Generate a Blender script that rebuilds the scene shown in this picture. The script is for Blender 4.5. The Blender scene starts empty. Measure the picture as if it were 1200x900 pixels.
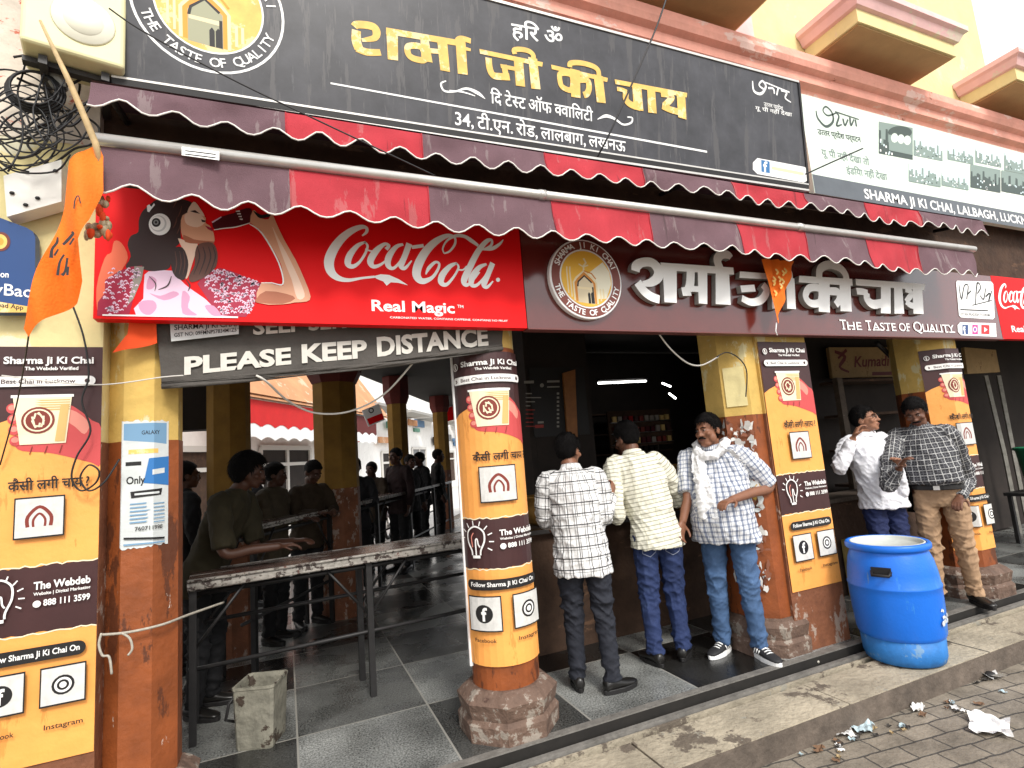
import bpy, bmesh, math, random
import numpy as np
from mathutils import Vector, Matrix, Euler
from mathutils.geometry import tessellate_polygon
R = math.radians
random.seed(7)
rng = np.random.default_rng(7)
scene = bpy.context.scene
COL = scene.collection

# ---------------------------------------------------------------- camera
FPX, YAW, PITCH, ROLL, CAMH = 632.0, R(23.2), R(7.6), R(4.5), 1.55
_f = Vector((math.sin(YAW)*math.cos(PITCH), math.cos(YAW)*math.cos(PITCH), math.sin(PITCH)))
_r = Vector((math.cos(YAW), -math.sin(YAW), 0)); _u = _r.cross(_f)
CR = _r*math.cos(ROLL) - _u*math.sin(ROLL)
CU = _r*math.sin(ROLL) + _u*math.cos(ROLL)
CF = _f
EYE = Vector((0, 0, CAMH))
cd = bpy.data.cameras.new('camera'); cam = bpy.data.objects.new('camera', cd); COL.objects.link(cam)
cam.matrix_world = Matrix(((CR.x, CU.x, -CF.x, 0), (CR.y, CU.y, -CF.y, 0), (CR.z, CU.z, -CF.z, CAMH), (0, 0, 0, 1)))
cd.sensor_width = 36.0; cd.lens = 36.0*FPX/1200.0; cd.clip_start = 0.05; cd.clip_end = 2000
scene.camera = cam

# ---------------------------------------------------------------- world, sun, exposure
SUN_EL, SUN_AZ = R(43), R(178)        # azimuth measured from +y clockwise: behind the camera, a little to the left
w = bpy.data.worlds.new('World'); scene.world = w; w.use_nodes = True
nt = w.node_tree; bg = nt.nodes['Background']
sky = nt.nodes.new('ShaderNodeTexSky'); sky.sky_type = 'NISHITA'; sky.sun_disc = False
sky.sun_elevation = SUN_EL; sky.sun_rotation = SUN_AZ; sky.dust_density = 6.0; sky.air_density = 1.3; sky.ozone_density = 1.0
hs = nt.nodes.new('ShaderNodeHueSaturation'); hs.inputs['Saturation'].default_value = 0.45
nt.links.new(sky.outputs[0], hs.inputs['Color'])
vm_ = nt.nodes.new('ShaderNodeMix'); vm_.data_type = 'RGBA'; vm_.inputs[7].default_value = (6.6, 6.7, 6.9, 1)      # thin bright overcast veil with thicker and thinner parts
wc_ = nt.nodes.new('ShaderNodeTexCoord'); cn_ = nt.nodes.new('ShaderNodeTexNoise'); cn_.inputs['Scale'].default_value = 2.5; cn_.inputs['Detail'].default_value = 6; cr_ = nt.nodes.new('ShaderNodeMapRange'); cr_.inputs[1].default_value = .3; cr_.inputs[2].default_value = .6; cr_.inputs[3].default_value = .45; cr_.inputs[4].default_value = .95
nt.links.new(wc_.outputs['Generated'], cn_.inputs['Vector']); nt.links.new(cn_.outputs[0], cr_.inputs[0]); nt.links.new(cr_.outputs[0], vm_.inputs[0]); nt.links.new(hs.outputs[0], vm_.inputs[6]); nt.links.new(vm_.outputs[2], bg.inputs['Color'])
bg.inputs['Strength'].default_value = 0.13
sl = bpy.data.lights.new('sun', 'SUN'); sl.energy = 1.5; sl.angle = R(14); sl.color = (1, .96, .9)
so = bpy.data.objects.new('sun', sl); COL.objects.link(so)
_d = Vector((math.sin(SUN_AZ)*math.cos(SUN_EL), math.cos(SUN_AZ)*math.cos(SUN_EL), math.sin(SUN_EL)))
so.rotation_euler = (-_d).to_track_quat('-Z', 'Y').to_euler(); so.location = _d*30
vs = scene.view_settings; vs.view_transform = 'Standard'; vs.look = 'None'; vs.exposure = 0.95; vs.gamma = 1; vs.use_curve_mapping = False
scene.cycles.max_bounces = 6

# ---------------------------------------------------------------- rays from measured picture points to real planes
def ray(px, py): return CR*((px-600)/FPX) - CU*((py-450)/FPX) + CF
def on_plane(px, py, p0, n):
    d = ray(px, py); return EYE + d*((p0-EYE).dot(n)/d.dot(n))
def on_y(px, py, y): return on_plane(px, py, Vector((0, y, 0)), Vector((0, 1, 0)))
def on_z(px, py, z): return on_plane(px, py, Vector((0, 0, z)), Vector((0, 0, 1)))

# ---------------------------------------------------------------- materials
MATS = {}
def mat(name, col, rough=.7, noise=.0, scale=8., bump=.0, bscale=40., metal=0., spec=.4, patches=(), emit=None, coat=0.):
    """principled; noise = value variation, patches = [(colour, threshold, scale, stretch_xyz)] of paint lost / stains with their own outline"""
    if name in MATS: return MATS[name]
    m = bpy.data.materials.new(name); m.use_nodes = True; t = m.node_tree; N = t.nodes; L = t.links
    b = N['Principled BSDF']; b.inputs['Roughness'].default_value = rough; b.inputs['Metallic'].default_value = metal
    b.inputs['Specular IOR Level'].default_value = spec
    if coat: b.inputs['Coat Weight'].default_value = coat; b.inputs['Coat Roughness'].default_value = .15
    b.inputs['Base Color'].default_value = (*col, 1); m.diffuse_color = (*col, 1)
    tc = N.new('ShaderNodeTexCoord')
    out = None
    if noise or patches:
        rgb = N.new('ShaderNodeRGB'); rgb.outputs[0].default_value = (*col, 1); out = rgb.outputs[0]
    if noise:
        n = N.new('ShaderNodeTexNoise'); n.inputs['Scale'].default_value = scale; n.inputs['Detail'].default_value = 8; n.inputs['Roughness'].default_value = .65
        L.new(tc.outputs['Object'], n.inputs['Vector'])
        mr = N.new('ShaderNodeMapRange'); mr.inputs[1].default_value = .25; mr.inputs[2].default_value = .75; mr.inputs[3].default_value = 1-noise; mr.inputs[4].default_value = 1+noise
        L.new(n.outputs[0], mr.inputs[0])
        mx = N.new('ShaderNodeMix'); mx.data_type = 'RGBA'; mx.blend_type = 'MULTIPLY'; mx.inputs[0].default_value = 1
        L.new(out, mx.inputs[6]); L.new(mr.outputs[0], mx.inputs[7]); out = mx.outputs[2]
    for k, (pc, th, ps, st) in enumerate(patches):
        mp = N.new('ShaderNodeMapping'); mp.inputs['Scale'].default_value = st; mp.inputs['Location'].default_value = (k*3.1, k*1.7, k*2.3)
        L.new(tc.outputs['Object'], mp.inputs[0])
        n = N.new('ShaderNodeTexNoise'); n.inputs['Scale'].default_value = ps; n.inputs['Detail'].default_value = 7; n.inputs['Roughness'].default_value = .7
        L.new(mp.outputs[0], n.inputs['Vector'])
        mr = N.new('ShaderNodeMapRange'); mr.inputs[1].default_value = th; mr.inputs[2].default_value = th+.025
        L.new(n.outputs[0], mr.inputs[0])
        mx = N.new('ShaderNodeMix'); mx.data_type = 'RGBA'; L.new(mr.outputs[0], mx.inputs[0]); L.new(out, mx.inputs[6]); mx.inputs[7].default_value = (*pc, 1); out = mx.outputs[2]
    if out is not None: L.new(out, b.inputs['Base Color'])
    if bump:
        n = N.new('ShaderNodeTexNoise'); n.inputs['Scale'].default_value = bscale; n.inputs['Detail'].default_value = 6
        L.new(tc.outputs['Object'], n.inputs['Vector'])
        bp = N.new('ShaderNodeBump'); bp.inputs['Strength'].default_value = bump; bp.inputs['Distance'].default_value = .02
        L.new(n.outputs[0], bp.inputs['Height']); L.new(bp.outputs[0], b.inputs['Normal'])
    if emit:
        b.inputs['Emission Color'].default_value = (*col, 1); b.inputs['Emission Strength'].default_value = emit
    MATS[name] = m; return m

# ---------------------------------------------------------------- mesh builder
ORG = {}
def children_org(o): return ORG.get(o.name, Vector((0, 0, 0)))
class MB:
    def __init__(s): s.v = []; s.f = []; s.m = []; s.mats = []; s.sm = []
    def mi(s, m):
        if m not in s.mats: s.mats.append(m)
        return s.mats.index(m)
    def add(s, vs, fs, m, smooth=False):
        k = len(s.v); s.v += [tuple(v) for v in vs]; i = s.mi(m)
        for f in fs: s.f.append([a+k for a in f]); s.m.append(i); s.sm.append(smooth)
    def box(s, a, b, m):
        (x0, y0, z0), (x1, y1, z1) = a, b
        s.add([(x0,y0,z0),(x1,y0,z0),(x1,y1,z0),(x0,y1,z0),(x0,y0,z1),(x1,y0,z1),(x1,y1,z1),(x0,y1,z1)],
              [(0,3,2,1),(4,5,6,7),(0,1,5,4),(1,2,6,5),(2,3,7,6),(3,0,4,7)], m)
    def obox(s, c, ux, uy, uz, m):      # oriented box, half vectors
        c = Vector(c); ux, uy, uz = Vector(ux), Vector(uy), Vector(uz)
        vs = [c+ux*a+uy*b+uz*d for d in (-1, 1) for a, b in ((-1,-1),(1,-1),(1,1),(-1,1))]
        s.add(vs, [(0,3,2,1),(4,5,6,7),(0,1,5,4),(1,2,6,5),(2,3,7,6),(3,0,4,7)], m)
    def prism(s, pts, z0, z1, m, taper=None):   # polygon in xy, extruded in z
        n = len(pts); c = Vector((sum(p[0] for p in pts)/n, sum(p[1] for p in pts)/n)); t = taper or 1
        vs = [(p[0], p[1], z0) for p in pts] + [(c.x+(p[0]-c.x)*t, c.y+(p[1]-c.y)*t, z1) for p in pts]
        fs = [(i, (i+1) % n, n+(i+1) % n, n+i) for i in range(n)] + [tuple(range(n))[::-1], tuple(range(n, 2*n))]
        s.add(vs, fs, m)
    def xprism(s, prof, x0, x1, m):     # profile (y,z) extruded along x
        n = len(prof); vs = [(x0, y, z) for y, z in prof] + [(x1, y, z) for y, z in prof]
        fs = [(i, (i+1) % n, n+(i+1) % n, n+i) for i in range(n)] + [tuple(range(n))[::-1], tuple(range(n, 2*n))]
        s.add(vs, fs, m)
    def loft(s, rings, m, smooth=True, cap=True):
        n = len(rings[0]); vs = [p for r in rings for p in r]; fs = []
        for k in range(len(rings)-1):
            for i in range(n): fs.append((k*n+i, k*n+(i+1) % n, (k+1)*n+(i+1) % n, (k+1)*n+i))
        if cap: fs += [tuple(range(n))[::-1], tuple(range((len(rings)-1)*n, len(rings)*n))]
        s.add(vs, fs, m, smooth)
    def tube(s, pts, r, m, n=8, smooth=True):
        pts = [Vector(p) for p in pts]; rs = r if isinstance(r, (list, tuple)) else [r]*len(pts); rings = []; prev = None
        for i, p in enumerate(pts):
            t = (pts[min(i+1, len(pts)-1)]-pts[max(i-1, 0)]).normalized()
            if prev is None:
                a = Vector((0, 0, 1)) if abs(t.z) < .9 else Vector((1, 0, 0)); x = t.cross(a).normalized()
            else: x = (prev-t*prev.dot(t)).normalized()
            prev = x; y = t.cross(x)
            rings.append([p+(x*math.cos(2*math.pi*k/n)+y*math.sin(2*math.pi*k/n))*rs[i] for k in range(n)])
        s.loft(rings, m, smooth)
    def lathe(s, prof, c, m, n=40, cap=True):
        c = Vector(c); s.loft([[c+Vector((r*math.cos(2*math.pi*k/n), r*math.sin(2*math.pi*k/n), z)) for k in range(n)] for r, z in prof], m, True, cap)
    def ell(s, c, r, m, rot=None, nu=14, nv=9):
        c = Vector(c); rings = []
        for j in range(nv+1):
            a = math.pi*(j+.02)/(nv+.04)
            ring = []
            for k in range(nu):
                b = 2*math.pi*k/nu; p = Vector((r[0]*math.sin(a)*math.cos(b), r[1]*math.sin(a)*math.sin(b), -r[2]*math.cos(a)))
                if rot is not None: p = rot @ p
                ring.append(c+p)
            rings.append(ring)
        s.loft(rings, m)
    def build(s, name, parent=None, org=None):
        me = bpy.data.meshes.new(name); off = Vector(org) if org is not None else (children_org(parent) if parent else Vector((0, 0, 0)))
        me.from_pydata([Vector(v)-off for v in s.v], [], s.f); me.update()
        for m in s.mats: me.materials.append(m)
        me.polygons.foreach_set('material_index', s.m); me.polygons.foreach_set('use_smooth', s.sm)
        o = bpy.data.objects.new(name, me); COL.objects.link(o)
        if parent: o.parent = parent; ORG[o.name] = children_org(parent)
        else: o.location = off; ORG[o.name] = off.copy()
        bm = bmesh.new(); bm.from_mesh(me); bmesh.ops.recalc_face_normals(bm, faces=bm.faces); bm.to_mesh(me); bm.free()
        return o
def tag(o, label, cat, group=None):
    o['label'] = label; o['category'] = cat
    if group: o['group'] = group
    return o
def thing(name, loc, label, cat, group=None, rz=0):
    o = bpy.data.objects.new(name, None); COL.objects.link(o); o.empty_display_size = .1; o.location = loc; o.rotation_euler = (0, 0, rz)
    ORG[o.name] = Vector(loc) if not rz else Vector((0, 0, 0))
    return tag(o, label, cat, group)
def struct(o): o['kind'] = 'structure'; return o
def smooth_path(pts, sub=6, closed=False):
    P = [np.array(p, float) for p in pts]; n = len(P); out = []
    rngk = range(n if closed else n-1)
    for i in rngk:
        if closed: a, b, c, d = P[i-1], P[i], P[(i+1) % n], P[(i+2) % n]
        else: a, b, c, d = P[max(i-1, 0)], P[i], P[i+1], P[min(i+2, n-1)]
        for k in range(sub):
            t = k/sub; out.append(.5*((2*b)+(-a+c)*t+(2*a-5*b+4*c-d)*t*t+(-a+3*b-3*c+d)*t**3))
    out.append(P[0] if closed else P[-1])
    return out

# ---------------------------------------------------------------- lettering from the built-in font
TX = {}
def text_mesh(s, bold=0., shear=0.):
    k = (s, bold, shear)
    if k in TX: return TX[k]
    cu = bpy.data.curves.new('t', 'FONT'); cu.body = s; cu.offset = bold; cu.shear = shear; cu.resolution_u = 3; cu.fill_mode = 'FRONT'
    o = bpy.data.objects.new('t', cu); COL.objects.link(o); dg = bpy.context.evaluated_depsgraph_get()
    me = bpy.data.meshes.new_from_object(o.evaluated_get(dg)); V = [(v.co.x, v.co.y) for v in me.vertices]; F = [tuple(p.vertices) for p in me.polygons]
    bpy.data.objects.remove(o); bpy.data.curves.remove(cu); bpy.data.meshes.remove(me)
    TX[k] = (V, F); return TX[k]
CAP = max(v[1] for v in text_mesh('H')[0])
HEAD = max(v[1] for v in text_mesh('\u0915')[0])
def pieces(parts, bold=0.):
    """Devanagari line from runs; a run starting with '~' is a half letter (its upright cut off)"""
    V, F, x = [], [], 0.
    for p in parts:
        if p == ' ': x += .22; continue
        half = p[0] == '~'; q = p[1:] if half else p
        v, f = text_mesh(q, bold); x0 = min(a[0] for a in v); x1 = max(a[0] for a in v); wd = x1-x0
        bm = bmesh.new(); vv = [bm.verts.new((a-x0, b, 0)) for a, b in v]
        for fc in f:
            try: bm.faces.new([vv[i] for i in fc])
            except ValueError: pass
        if half:
            wd *= .66
            bmesh.ops.bisect_plane(bm, geom=bm.verts[:]+bm.edges[:]+bm.faces[:], plane_co=(wd, 0, 0), plane_no=(1, 0, 0), clear_outer=True)
        bm.verts.index_update(); k = len(V)
        V += [(a.co.x+x, a.co.y) for a in bm.verts]; F += [tuple(a.index+k for a in fc.verts) for fc in bm.faces]; bm.free()
        x += wd - .004
    return V, F

# ---------------------------------------------------------------- flat printed art lying on a real plane
class Art:
    def __init__(s, p0, n, mb=None, lift=.0015, step=.00007, xf=None):
        s.p0 = Vector(p0); s.n = Vector(n).normalized(); s.mb = mb or MB(); s.k = 0; s.lift = lift; s.step = step
        s.up = Vector((0, 0, 1)); s.up = (s.up-s.n*s.up.dot(s.n)).normalized(); s.right = s.up.cross(s.n).normalized()
        s.o = (0, 0, 1); s.xf = xf; s.hold = False; s.side = None
    def zoom(s, ox, oy, sc): s.o = (ox, oy, sc); return s
    def P(s, x, y):
        ox, oy, sc = s.o; p = on_plane(ox+x/sc, oy+y/sc, s.p0, s.n)
        return s.xf(p) if s.xf else p
    def off(s):
        s.k += 0 if s.hold else 1; return s.n*(s.lift+s.k*s.step)
    def poly(s, pts, m, smooth=0, depth=0):
        if smooth: pts = smooth_path(pts, smooth, True)[:-1]
        s.poly3([s.P(*p[:2]) for p in pts], m, depth)
    def poly3(s, P3, m, depth=0):
        d = s.off(); P3 = [p+d for p in P3]; tr = tessellate_polygon([P3]); s._emit(P3, tr, m, depth)
    def _emit(s, P3, tr, m, depth):
        if not depth: s.mb.add(P3, tr, m); return
        n = len(P3); e = s.n*depth
        s.mb.add([p+e for p in P3], tr, m); s.mb.add([p+e for p in P3]+P3, [(i, (i+1) % n, n+(i+1) % n, n+i) for i in range(n)], s.side or m)
    def stroke(s, pts, m, sub=6, closed=False, depth=0, width=None):
        if width is not None: pts = [(p[0], p[1], width) for p in pts]
        q = smooth_path(pts, sub, closed) if sub else [np.array(p, float) for p in pts]
        d = s.off(); sc = s.o[2]; c = [s.P(a[0], a[1]) for a in q]; n = len(c); L, Rr = [], []
        for i in range(n):
            if closed: t = c[(i+1) % (n-1)]-c[i-1 if i else n-2]
            else: t = c[min(i+1, n-1)]-c[max(i-1, 0)]
            t = t.normalized() if t.length > 1e-9 else s.right
            e = s.n.cross(t)
            px = (s.P(q[i][0]+1, q[i][1])-s.P(q[i][0], q[i][1])).length*.5+(s.P(q[i][0], q[i][1]+1)-s.P(q[i][0], q[i][1])).length*.5
            h = max(q[i][2], .5)*px*.5
            L.append(c[i]+e*h+d); Rr.append(c[i]-e*h+d)
        fs = [(i, i+1, n+i+1, n+i) for i in range(n-1)]; vs = L+Rr
        if not depth: s.mb.add(vs, fs, m); return
        e = s.n*depth; k = len(vs); vs = [v+e for v in vs]+vs
        s.mb.add(vs[:k], fs, m); fs = [(i, i+1, k+i+1, k+i) for i in range(n-1)]+[(n+i, n+i+1, k+n+i+1, k+n+i) for i in range(n-1)]+[(0, n, k+n, k), (n-1, 2*n-1, k+2*n-1, k+n-1)]
        s.mb.add(vs, fs, s.side or m)
    def circle(s, x, y, r, m, n=28, ry=None): s.poly([(x+r*math.cos(2*math.pi*k/n), y+(ry or r)*math.sin(2*math.pi*k/n)) for k in range(n)], m)
    def text(s, st, a, b, h, m, bold=.012, dev=False, shear=0., depth=0):
        """baseline from picture point a to b, letter height h picture px"""
        V, F = pieces(st, bold) if isinstance(st, list) else text_mesh(st, bold, shear)
        if not V: return
        x0 = min(v[0] for v in V); x1 = max(v[0] for v in V); A = s.P(*a); B = s.P(*b)
        ph = (s.P(a[0], a[1]-h)-A).dot(s.up)/(HEAD if (dev or isinstance(st, list)) else CAP); d = s.off()
        s.mb.add([A+(B-A)*((v[0]-x0)/(x1-x0))+s.up*(v[1]*ph)+d for v in V], F, m)
    def ring_text(s, st, C, r, a0, a1, h, m, inward=False, bold=.012):
        """letters round a circle in metres about the 3D centre C"""
        n = len(st); d = s.off(); C = Vector(C)
        for i, ch in enumerate(st):
            if ch == ' ': continue
            V, F = text_mesh(ch, bold); x0 = min(v[0] for v in V); x1 = max(v[0] for v in V); a = a0+(a1-a0)*(i+.5)/n
            rad = s.right*math.cos(a)+s.up*math.sin(a); tan = s.right*-math.sin(a)+s.up*math.cos(a)
            if inward: X, Y = tan, -rad
            else: X, Y = -tan, rad
            k = h/CAP; base = C+rad*(r if not inward else r+h)
            s.mb.add([base+X*((v[0]-(x0+x1)/2)*k)+Y*(v[1]*k)+d for v in V], F, m)
    def disc3(s, C, r, m, n=40):
        C = Vector(C); s.poly3([C+s.right*(r*math.cos(2*math.pi*k/n))+s.up*(r*math.sin(2*math.pi*k/n)) for k in range(n)], m)
    def ring3(s, C, r0, r1, m, n=48):
        d = s.off(); C = Vector(C); vs = []
        for rr in (r0, r1): vs += [C+s.right*(rr*math.cos(2*math.pi*k/n))+s.up*(rr*math.sin(2*math.pi*k/n))+d for k in range(n)]
        s.mb.add(vs, [(k, (k+1) % n, n+(k+1) % n, n+k) for k in range(n)], m)
    def local(s, C, pts, k): C = Vector(C); return [C+s.right*(x*k)+s.up*(y*k) for x, y in pts]
    def build(s, name, parent): return s.mb.build(name, parent)
    def flush(s, name, parent): o = s.mb.build(name, parent); s.mb = MB(); return o
# ================================================================ SETTING
def floor_material():
    m = bpy.data.materials.new('granite_tiles'); m.use_nodes = True; t = m.node_tree; N = t.nodes; L = t.links; b = N['Principled BSDF']
    tc = N.new('ShaderNodeTexCoord'); sp = N.new('ShaderNodeSeparateXYZ'); L.new(tc.outputs['Object'], sp.inputs[0])
    def M(op, a, bb=None):
        n = N.new('ShaderNodeMath'); n.operation = op
        for i, v in enumerate((a, bb)):
            if v is None: continue
            if isinstance(v, (int, float)): n.inputs[i].default_value = v
            else: L.new(v, n.inputs[i])
        return n.outputs[0]
    u = M('DIVIDE', M('SUBTRACT', sp.outputs[0], .035), .785); v = M('DIVIDE', M('SUBTRACT', sp.outputs[1], 3.72), .80)
    fu, fv = M('FLOOR', u), M('FLOOR', v)
    cb = N.new('ShaderNodeCombineXYZ'); L.new(fu, cb.inputs[0]); L.new(fv, cb.inputs[1])
    wn = N.new('ShaderNodeTexWhiteNoise'); wn.noise_dimensions = '2D'; L.new(cb.outputs[0], wn.inputs[0])
    par = M('FLOORED_MODULO', M('ADD', fu, fv), 2.0)
    val = M('ADD', M('MULTIPLY', par, .48), M('MULTIPLY', wn.outputs[0], .52))
    cr = N.new('ShaderNodeValToRGB'); e = cr.color_ramp.elements; e[0].position = .15; e[0].color = (.014, .0135, .0125, 1); e[1].position = .85; e[1].color = (.19, .195, .185, 1)
    L.new(val, cr.inputs[0])
    sn = N.new('ShaderNodeTexNoise'); sn.inputs['Scale'].default_value = 95; sn.inputs['Detail'].default_value = 3; L.new(tc.outputs['Object'], sn.inputs['Vector'])
    mr = N.new('ShaderNodeMapRange'); mr.inputs[1].default_value = .32; mr.inputs[2].default_value = .68; mr.inputs[3].default_value = .3; mr.inputs[4].default_value = 1.9; L.new(sn.outputs[0], mr.inputs[0])
    dn = N.new('ShaderNodeTexNoise'); dn.inputs['Scale'].default_value = 2.2; dn.inputs['Detail'].default_value = 6; L.new(tc.outputs['Object'], dn.inputs['Vector'])
    mr2 = N.new('ShaderNodeMapRange'); mr2.inputs[1].default_value = .3; mr2.inputs[2].default_value = .7; mr2.inputs[3].default_value = .45; mr2.inputs[4].default_value = 1.45; L.new(dn.outputs[0], mr2.inputs[0])
    k = M('MULTIPLY', mr.outputs[0], mr2.outputs[0])
    mx = N.new('ShaderNodeMix'); mx.data_type = 'RGBA'; mx.blend_type = 'MULTIPLY'; mx.inputs[0].default_value = 1; L.new(cr.outputs[0], mx.inputs[6]); L.new(k, mx.inputs[7])
    ju = M('LESS_THAN', M('MINIMUM', M('FRACT', u), M('SUBTRACT', 1.0, M('FRACT', u))), .007)
    jv = M('LESS_THAN', M('MINIMUM', M('FRACT', v), M('SUBTRACT', 1.0, M('FRACT', v))), .007)
    j = M('MAXIMUM', ju, jv)
    mx2 = N.new('ShaderNodeMix'); mx2.data_type = 'RGBA'; L.new(j, mx2.inputs[0]); L.new(mx.outputs[2], mx2.inputs[6]); mx2.inputs[7].default_value = (.30, .29, .26, 1)
    L.new(mx2.outputs[2], b.inputs['Base Color'])
    rr = N.new('ShaderNodeMapRange'); rr.inputs[1].default_value = .35; rr.inputs[2].default_value = .65; rr.inputs[3].default_value = .07; rr.inputs[4].default_value = .5; L.new(dn.outputs[0], rr.inputs[0]); L.new(rr.outputs[0], b.inputs['Roughness'])
    bp = N.new('ShaderNodeBump'); bp.inputs['Strength'].default_value = .15; bp.inputs['Distance'].default_value = .01; L.new(sn.outputs[0], bp.inputs['Height']); L.new(bp.outputs[0], b.inputs['Normal'])
    return m
def paver_material():
    m = bpy.data.materials.new('street_pavers'); m.use_nodes = True; t = m.node_tree; N = t.nodes; L = t.links; b = N['Principled BSDF']; b.inputs['Roughness'].default_value = .85
    tc = N.new('ShaderNodeTexCoord'); mp = N.new('ShaderNodeMapping'); mp.inputs['Rotation'].default_value = (0, 0, R(8)); L.new(tc.outputs['Object'], mp.inputs[0])
    wz = N.new('ShaderNodeTexNoise'); wz.inputs['Scale'].default_value = 9; L.new(mp.outputs[0], wz.inputs['Vector'])
    vm = N.new('ShaderNodeVectorMath'); vm.operation = 'SCALE'; vm.inputs['Scale'].default_value = .03; L.new(wz.outputs[1], vm.inputs[0])
    va = N.new('ShaderNodeVectorMath'); L.new(mp.outputs[0], va.inputs[0]); L.new(vm.outputs[0], va.inputs[1])
    br = N.new('ShaderNodeTexBrick'); br.inputs['Scale'].default_value = 1; br.inputs['Brick Width'].default_value = .24; br.inputs['Row Height'].default_value = .125; br.inputs['Mortar Size'].default_value = .007; br.inputs['Mortar Smooth'].default_value = .5
    br.inputs['Color1'].default_value = (.245, .213, .17, 1); br.inputs['Color2'].default_value = (.18, .157, .127, 1); br.inputs['Mortar'].default_value = (.06, .055, .048, 1); L.new(va.outputs[0], br.inputs['Vector'])
    n = N.new('ShaderNodeTexNoise'); n.inputs['Scale'].default_value = 3; n.inputs['Detail'].default_value = 9; n.inputs['Roughness'].default_value = .7; L.new(tc.outputs['Object'], n.inputs['Vector'])
    cr = N.new('ShaderNodeValToRGB'); e = cr.color_ramp.elements; e[0].position = .32; e[0].color = (.5, .48, .45, 1); e[1].position = .68; e[1].color = (1.35, 1.32, 1.28, 1); L.new(n.outputs[0], cr.inputs[0])
    mx = N.new('ShaderNodeMix'); mx.data_type = 'RGBA'; mx.blend_type = 'MULTIPLY'; mx.inputs[0].default_value = 1; L.new(br.outputs[0], mx.inputs[6]); L.new(cr.outputs[0], mx.inputs[7])
    L.new(mx.outputs[2], b.inputs['Base Color'])
    h = N.new('ShaderNodeTexNoise'); h.inputs['Scale'].default_value = 45; h.inputs['Detail'].default_value = 6; L.new(tc.outputs['Object'], h.inputs['Vector'])
    ma = N.new('ShaderNodeMath'); ma.operation = 'SUBTRACT'; L.new(h.outputs[0], ma.inputs[0]); L.new(br.outputs['Fac'], ma.inputs[1])
    bp = N.new('ShaderNodeBump'); bp.inputs['Strength'].default_value = .6; bp.inputs['Distance'].default_value = .012; L.new(ma.outputs[0], bp.inputs['Height']); L.new(bp.outputs[0], b.inputs['Normal'])
    return m
FLOORM = floor_material(); STREETM = paver_material()
CONC = mat('kerb_concrete', (.34, .295, .22), .9, .42, 2.6, .7, 28, patches=[((.13, .105, .08), .56, 1.6, (1, 1, 1)), ((.29, .27, .22), .62, 5, (1, 1, 1)), ((.07, .05, .045), .68, 9, (1, 1, 1))])
KERBF = mat('kerb_face_stone', (.12, .095, .075), .9, .5, 6, .5, 30)
GROOVE = mat('dark_gutter', (.014, .012, .010), .8, .4, 10)  # near-black along the grooves and the thin riser strip
EDGE = mat('granite_edging', (.16, .15, .135), .6, .4, 12, .3, 60)
m = MB(); m.add([(-300, -300, -.2), (300, -300, -.2), (300, 300, -.2), (-300, 300, -.2)], [(0, 1, 2, 3)], STREETM); struct(m.build('street'))
m = MB()
xs = [-8, -5.6, -3.2, -1.2, .62, 1.72, 3.06, 4.5, 6.3, 8.2, 10, 12, 16, 20]
for a, b in zip(xs[:-1], xs[1:]): m.box((a+.006, 2.44, -.22), (b-.006, 2.755+.02*random.random(), -.058-.004*random.random()), CONC)
m.box((-8, 2.434, -.22), (20, 2.4395, -.066), KERBF)
struct(m.build('kerb_strip'))
m = MB(); m.box((-8, 2.742, -.22), (20, 2.812, -.10), GROOVE); m.box((-8, 2.814, -.22), (20, 2.832, -.062), CONC); m.box((-8, 2.834, -.22), (20, 2.845, -.10), GROOVE); struct(m.build('gutter'))
m = MB(); m.box((-8, 2.846, -.21), (20, 2.878, -.045), EDGE); m.box((-8, 2.879, -.21), (20, 2.9095, -.075), GROOVE); m.box((-8, 2.9098, -.21), (20, 2.9118, -.004), GROOVE); m.box((-8, 2.912, -.21), (20, 2.965, .003), EDGE); struct(m.build('floor_edging'))
m = MB(); m.add([(-8, 2.966, 0), (20, 2.966, 0), (20, 9.5, 0), (5.5, 16, 0), (-3.2, 4.4+.2, 0), (-8, 4.6, 0)], [(0, 1, 2, 3, 4, 5)], FLOORM); struct(m.build('floor'))

# ---- the building: piers, front beam, upper wall, ceiling, balconies
YEL = mat('yellow_plaster', (.58, .39, .11), .85, .22, 5, .2, 30, patches=[((.62, .54, .30), .56, 5, (1, 1, .5)), ((.26, .17, .07), .67, 7, (1, 1, .35))])
CREAM = mat('cream_plaster', (.70, .60, .30), .85, .14, 4, .15, 30, patches=[((.72, .68, .5), .58, 4, (1, 1, 1))])
BRN = mat('brown_paint', (.235, .062, .016), .5, .35, 5, .2, 30, patches=[((.10, .03, .012), .56, 5, (1, 1, .35)), ((.33, .11, .035), .62, 3, (1, 1, .5)), ((.60, .53, .45), .665, 13, (1.3, 1.3, .4))])
BRND = mat('worn_brown_paint', (.19, .07, .032), .7, .4, 7, .35, 30, patches=[((.33, .25, .2), .56, 7, (1, 1, .6)), ((.6, .55, .5), .71, 11, (1, 1, .6))])
STONE = mat('pillar_base_stone', (.135, .085, .062), .8, .5, 9, .9, 20, patches=[((.27, .23, .19), .55, 9, (1, 1, 1)), ((.06, .03, .022), .64, 6, (1, 1, 1))])
SALM = mat('salmon_plaster', (.84, .40, .31), .85, .2, 3.5, .3, 22, patches=[((.84, .58, .5), .55, 3.5, (.5, 1, 1)), ((.36, .13, .09), .66, 6, (.5, 1, 1))])
PINK = mat('pink_plaster', (.82, .52, .50), .85, .14, 3, .15, 25, patches=[((.74, .62, .5), .6, 2.2, (1, 1, 1))])
UYEL = mat('pale_yellow_plaster', (.74, .62, .31), .85, .14, 3, .15, 25, patches=[((.72, .56, .4), .62, 3, (1, 1, .6))])
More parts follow.
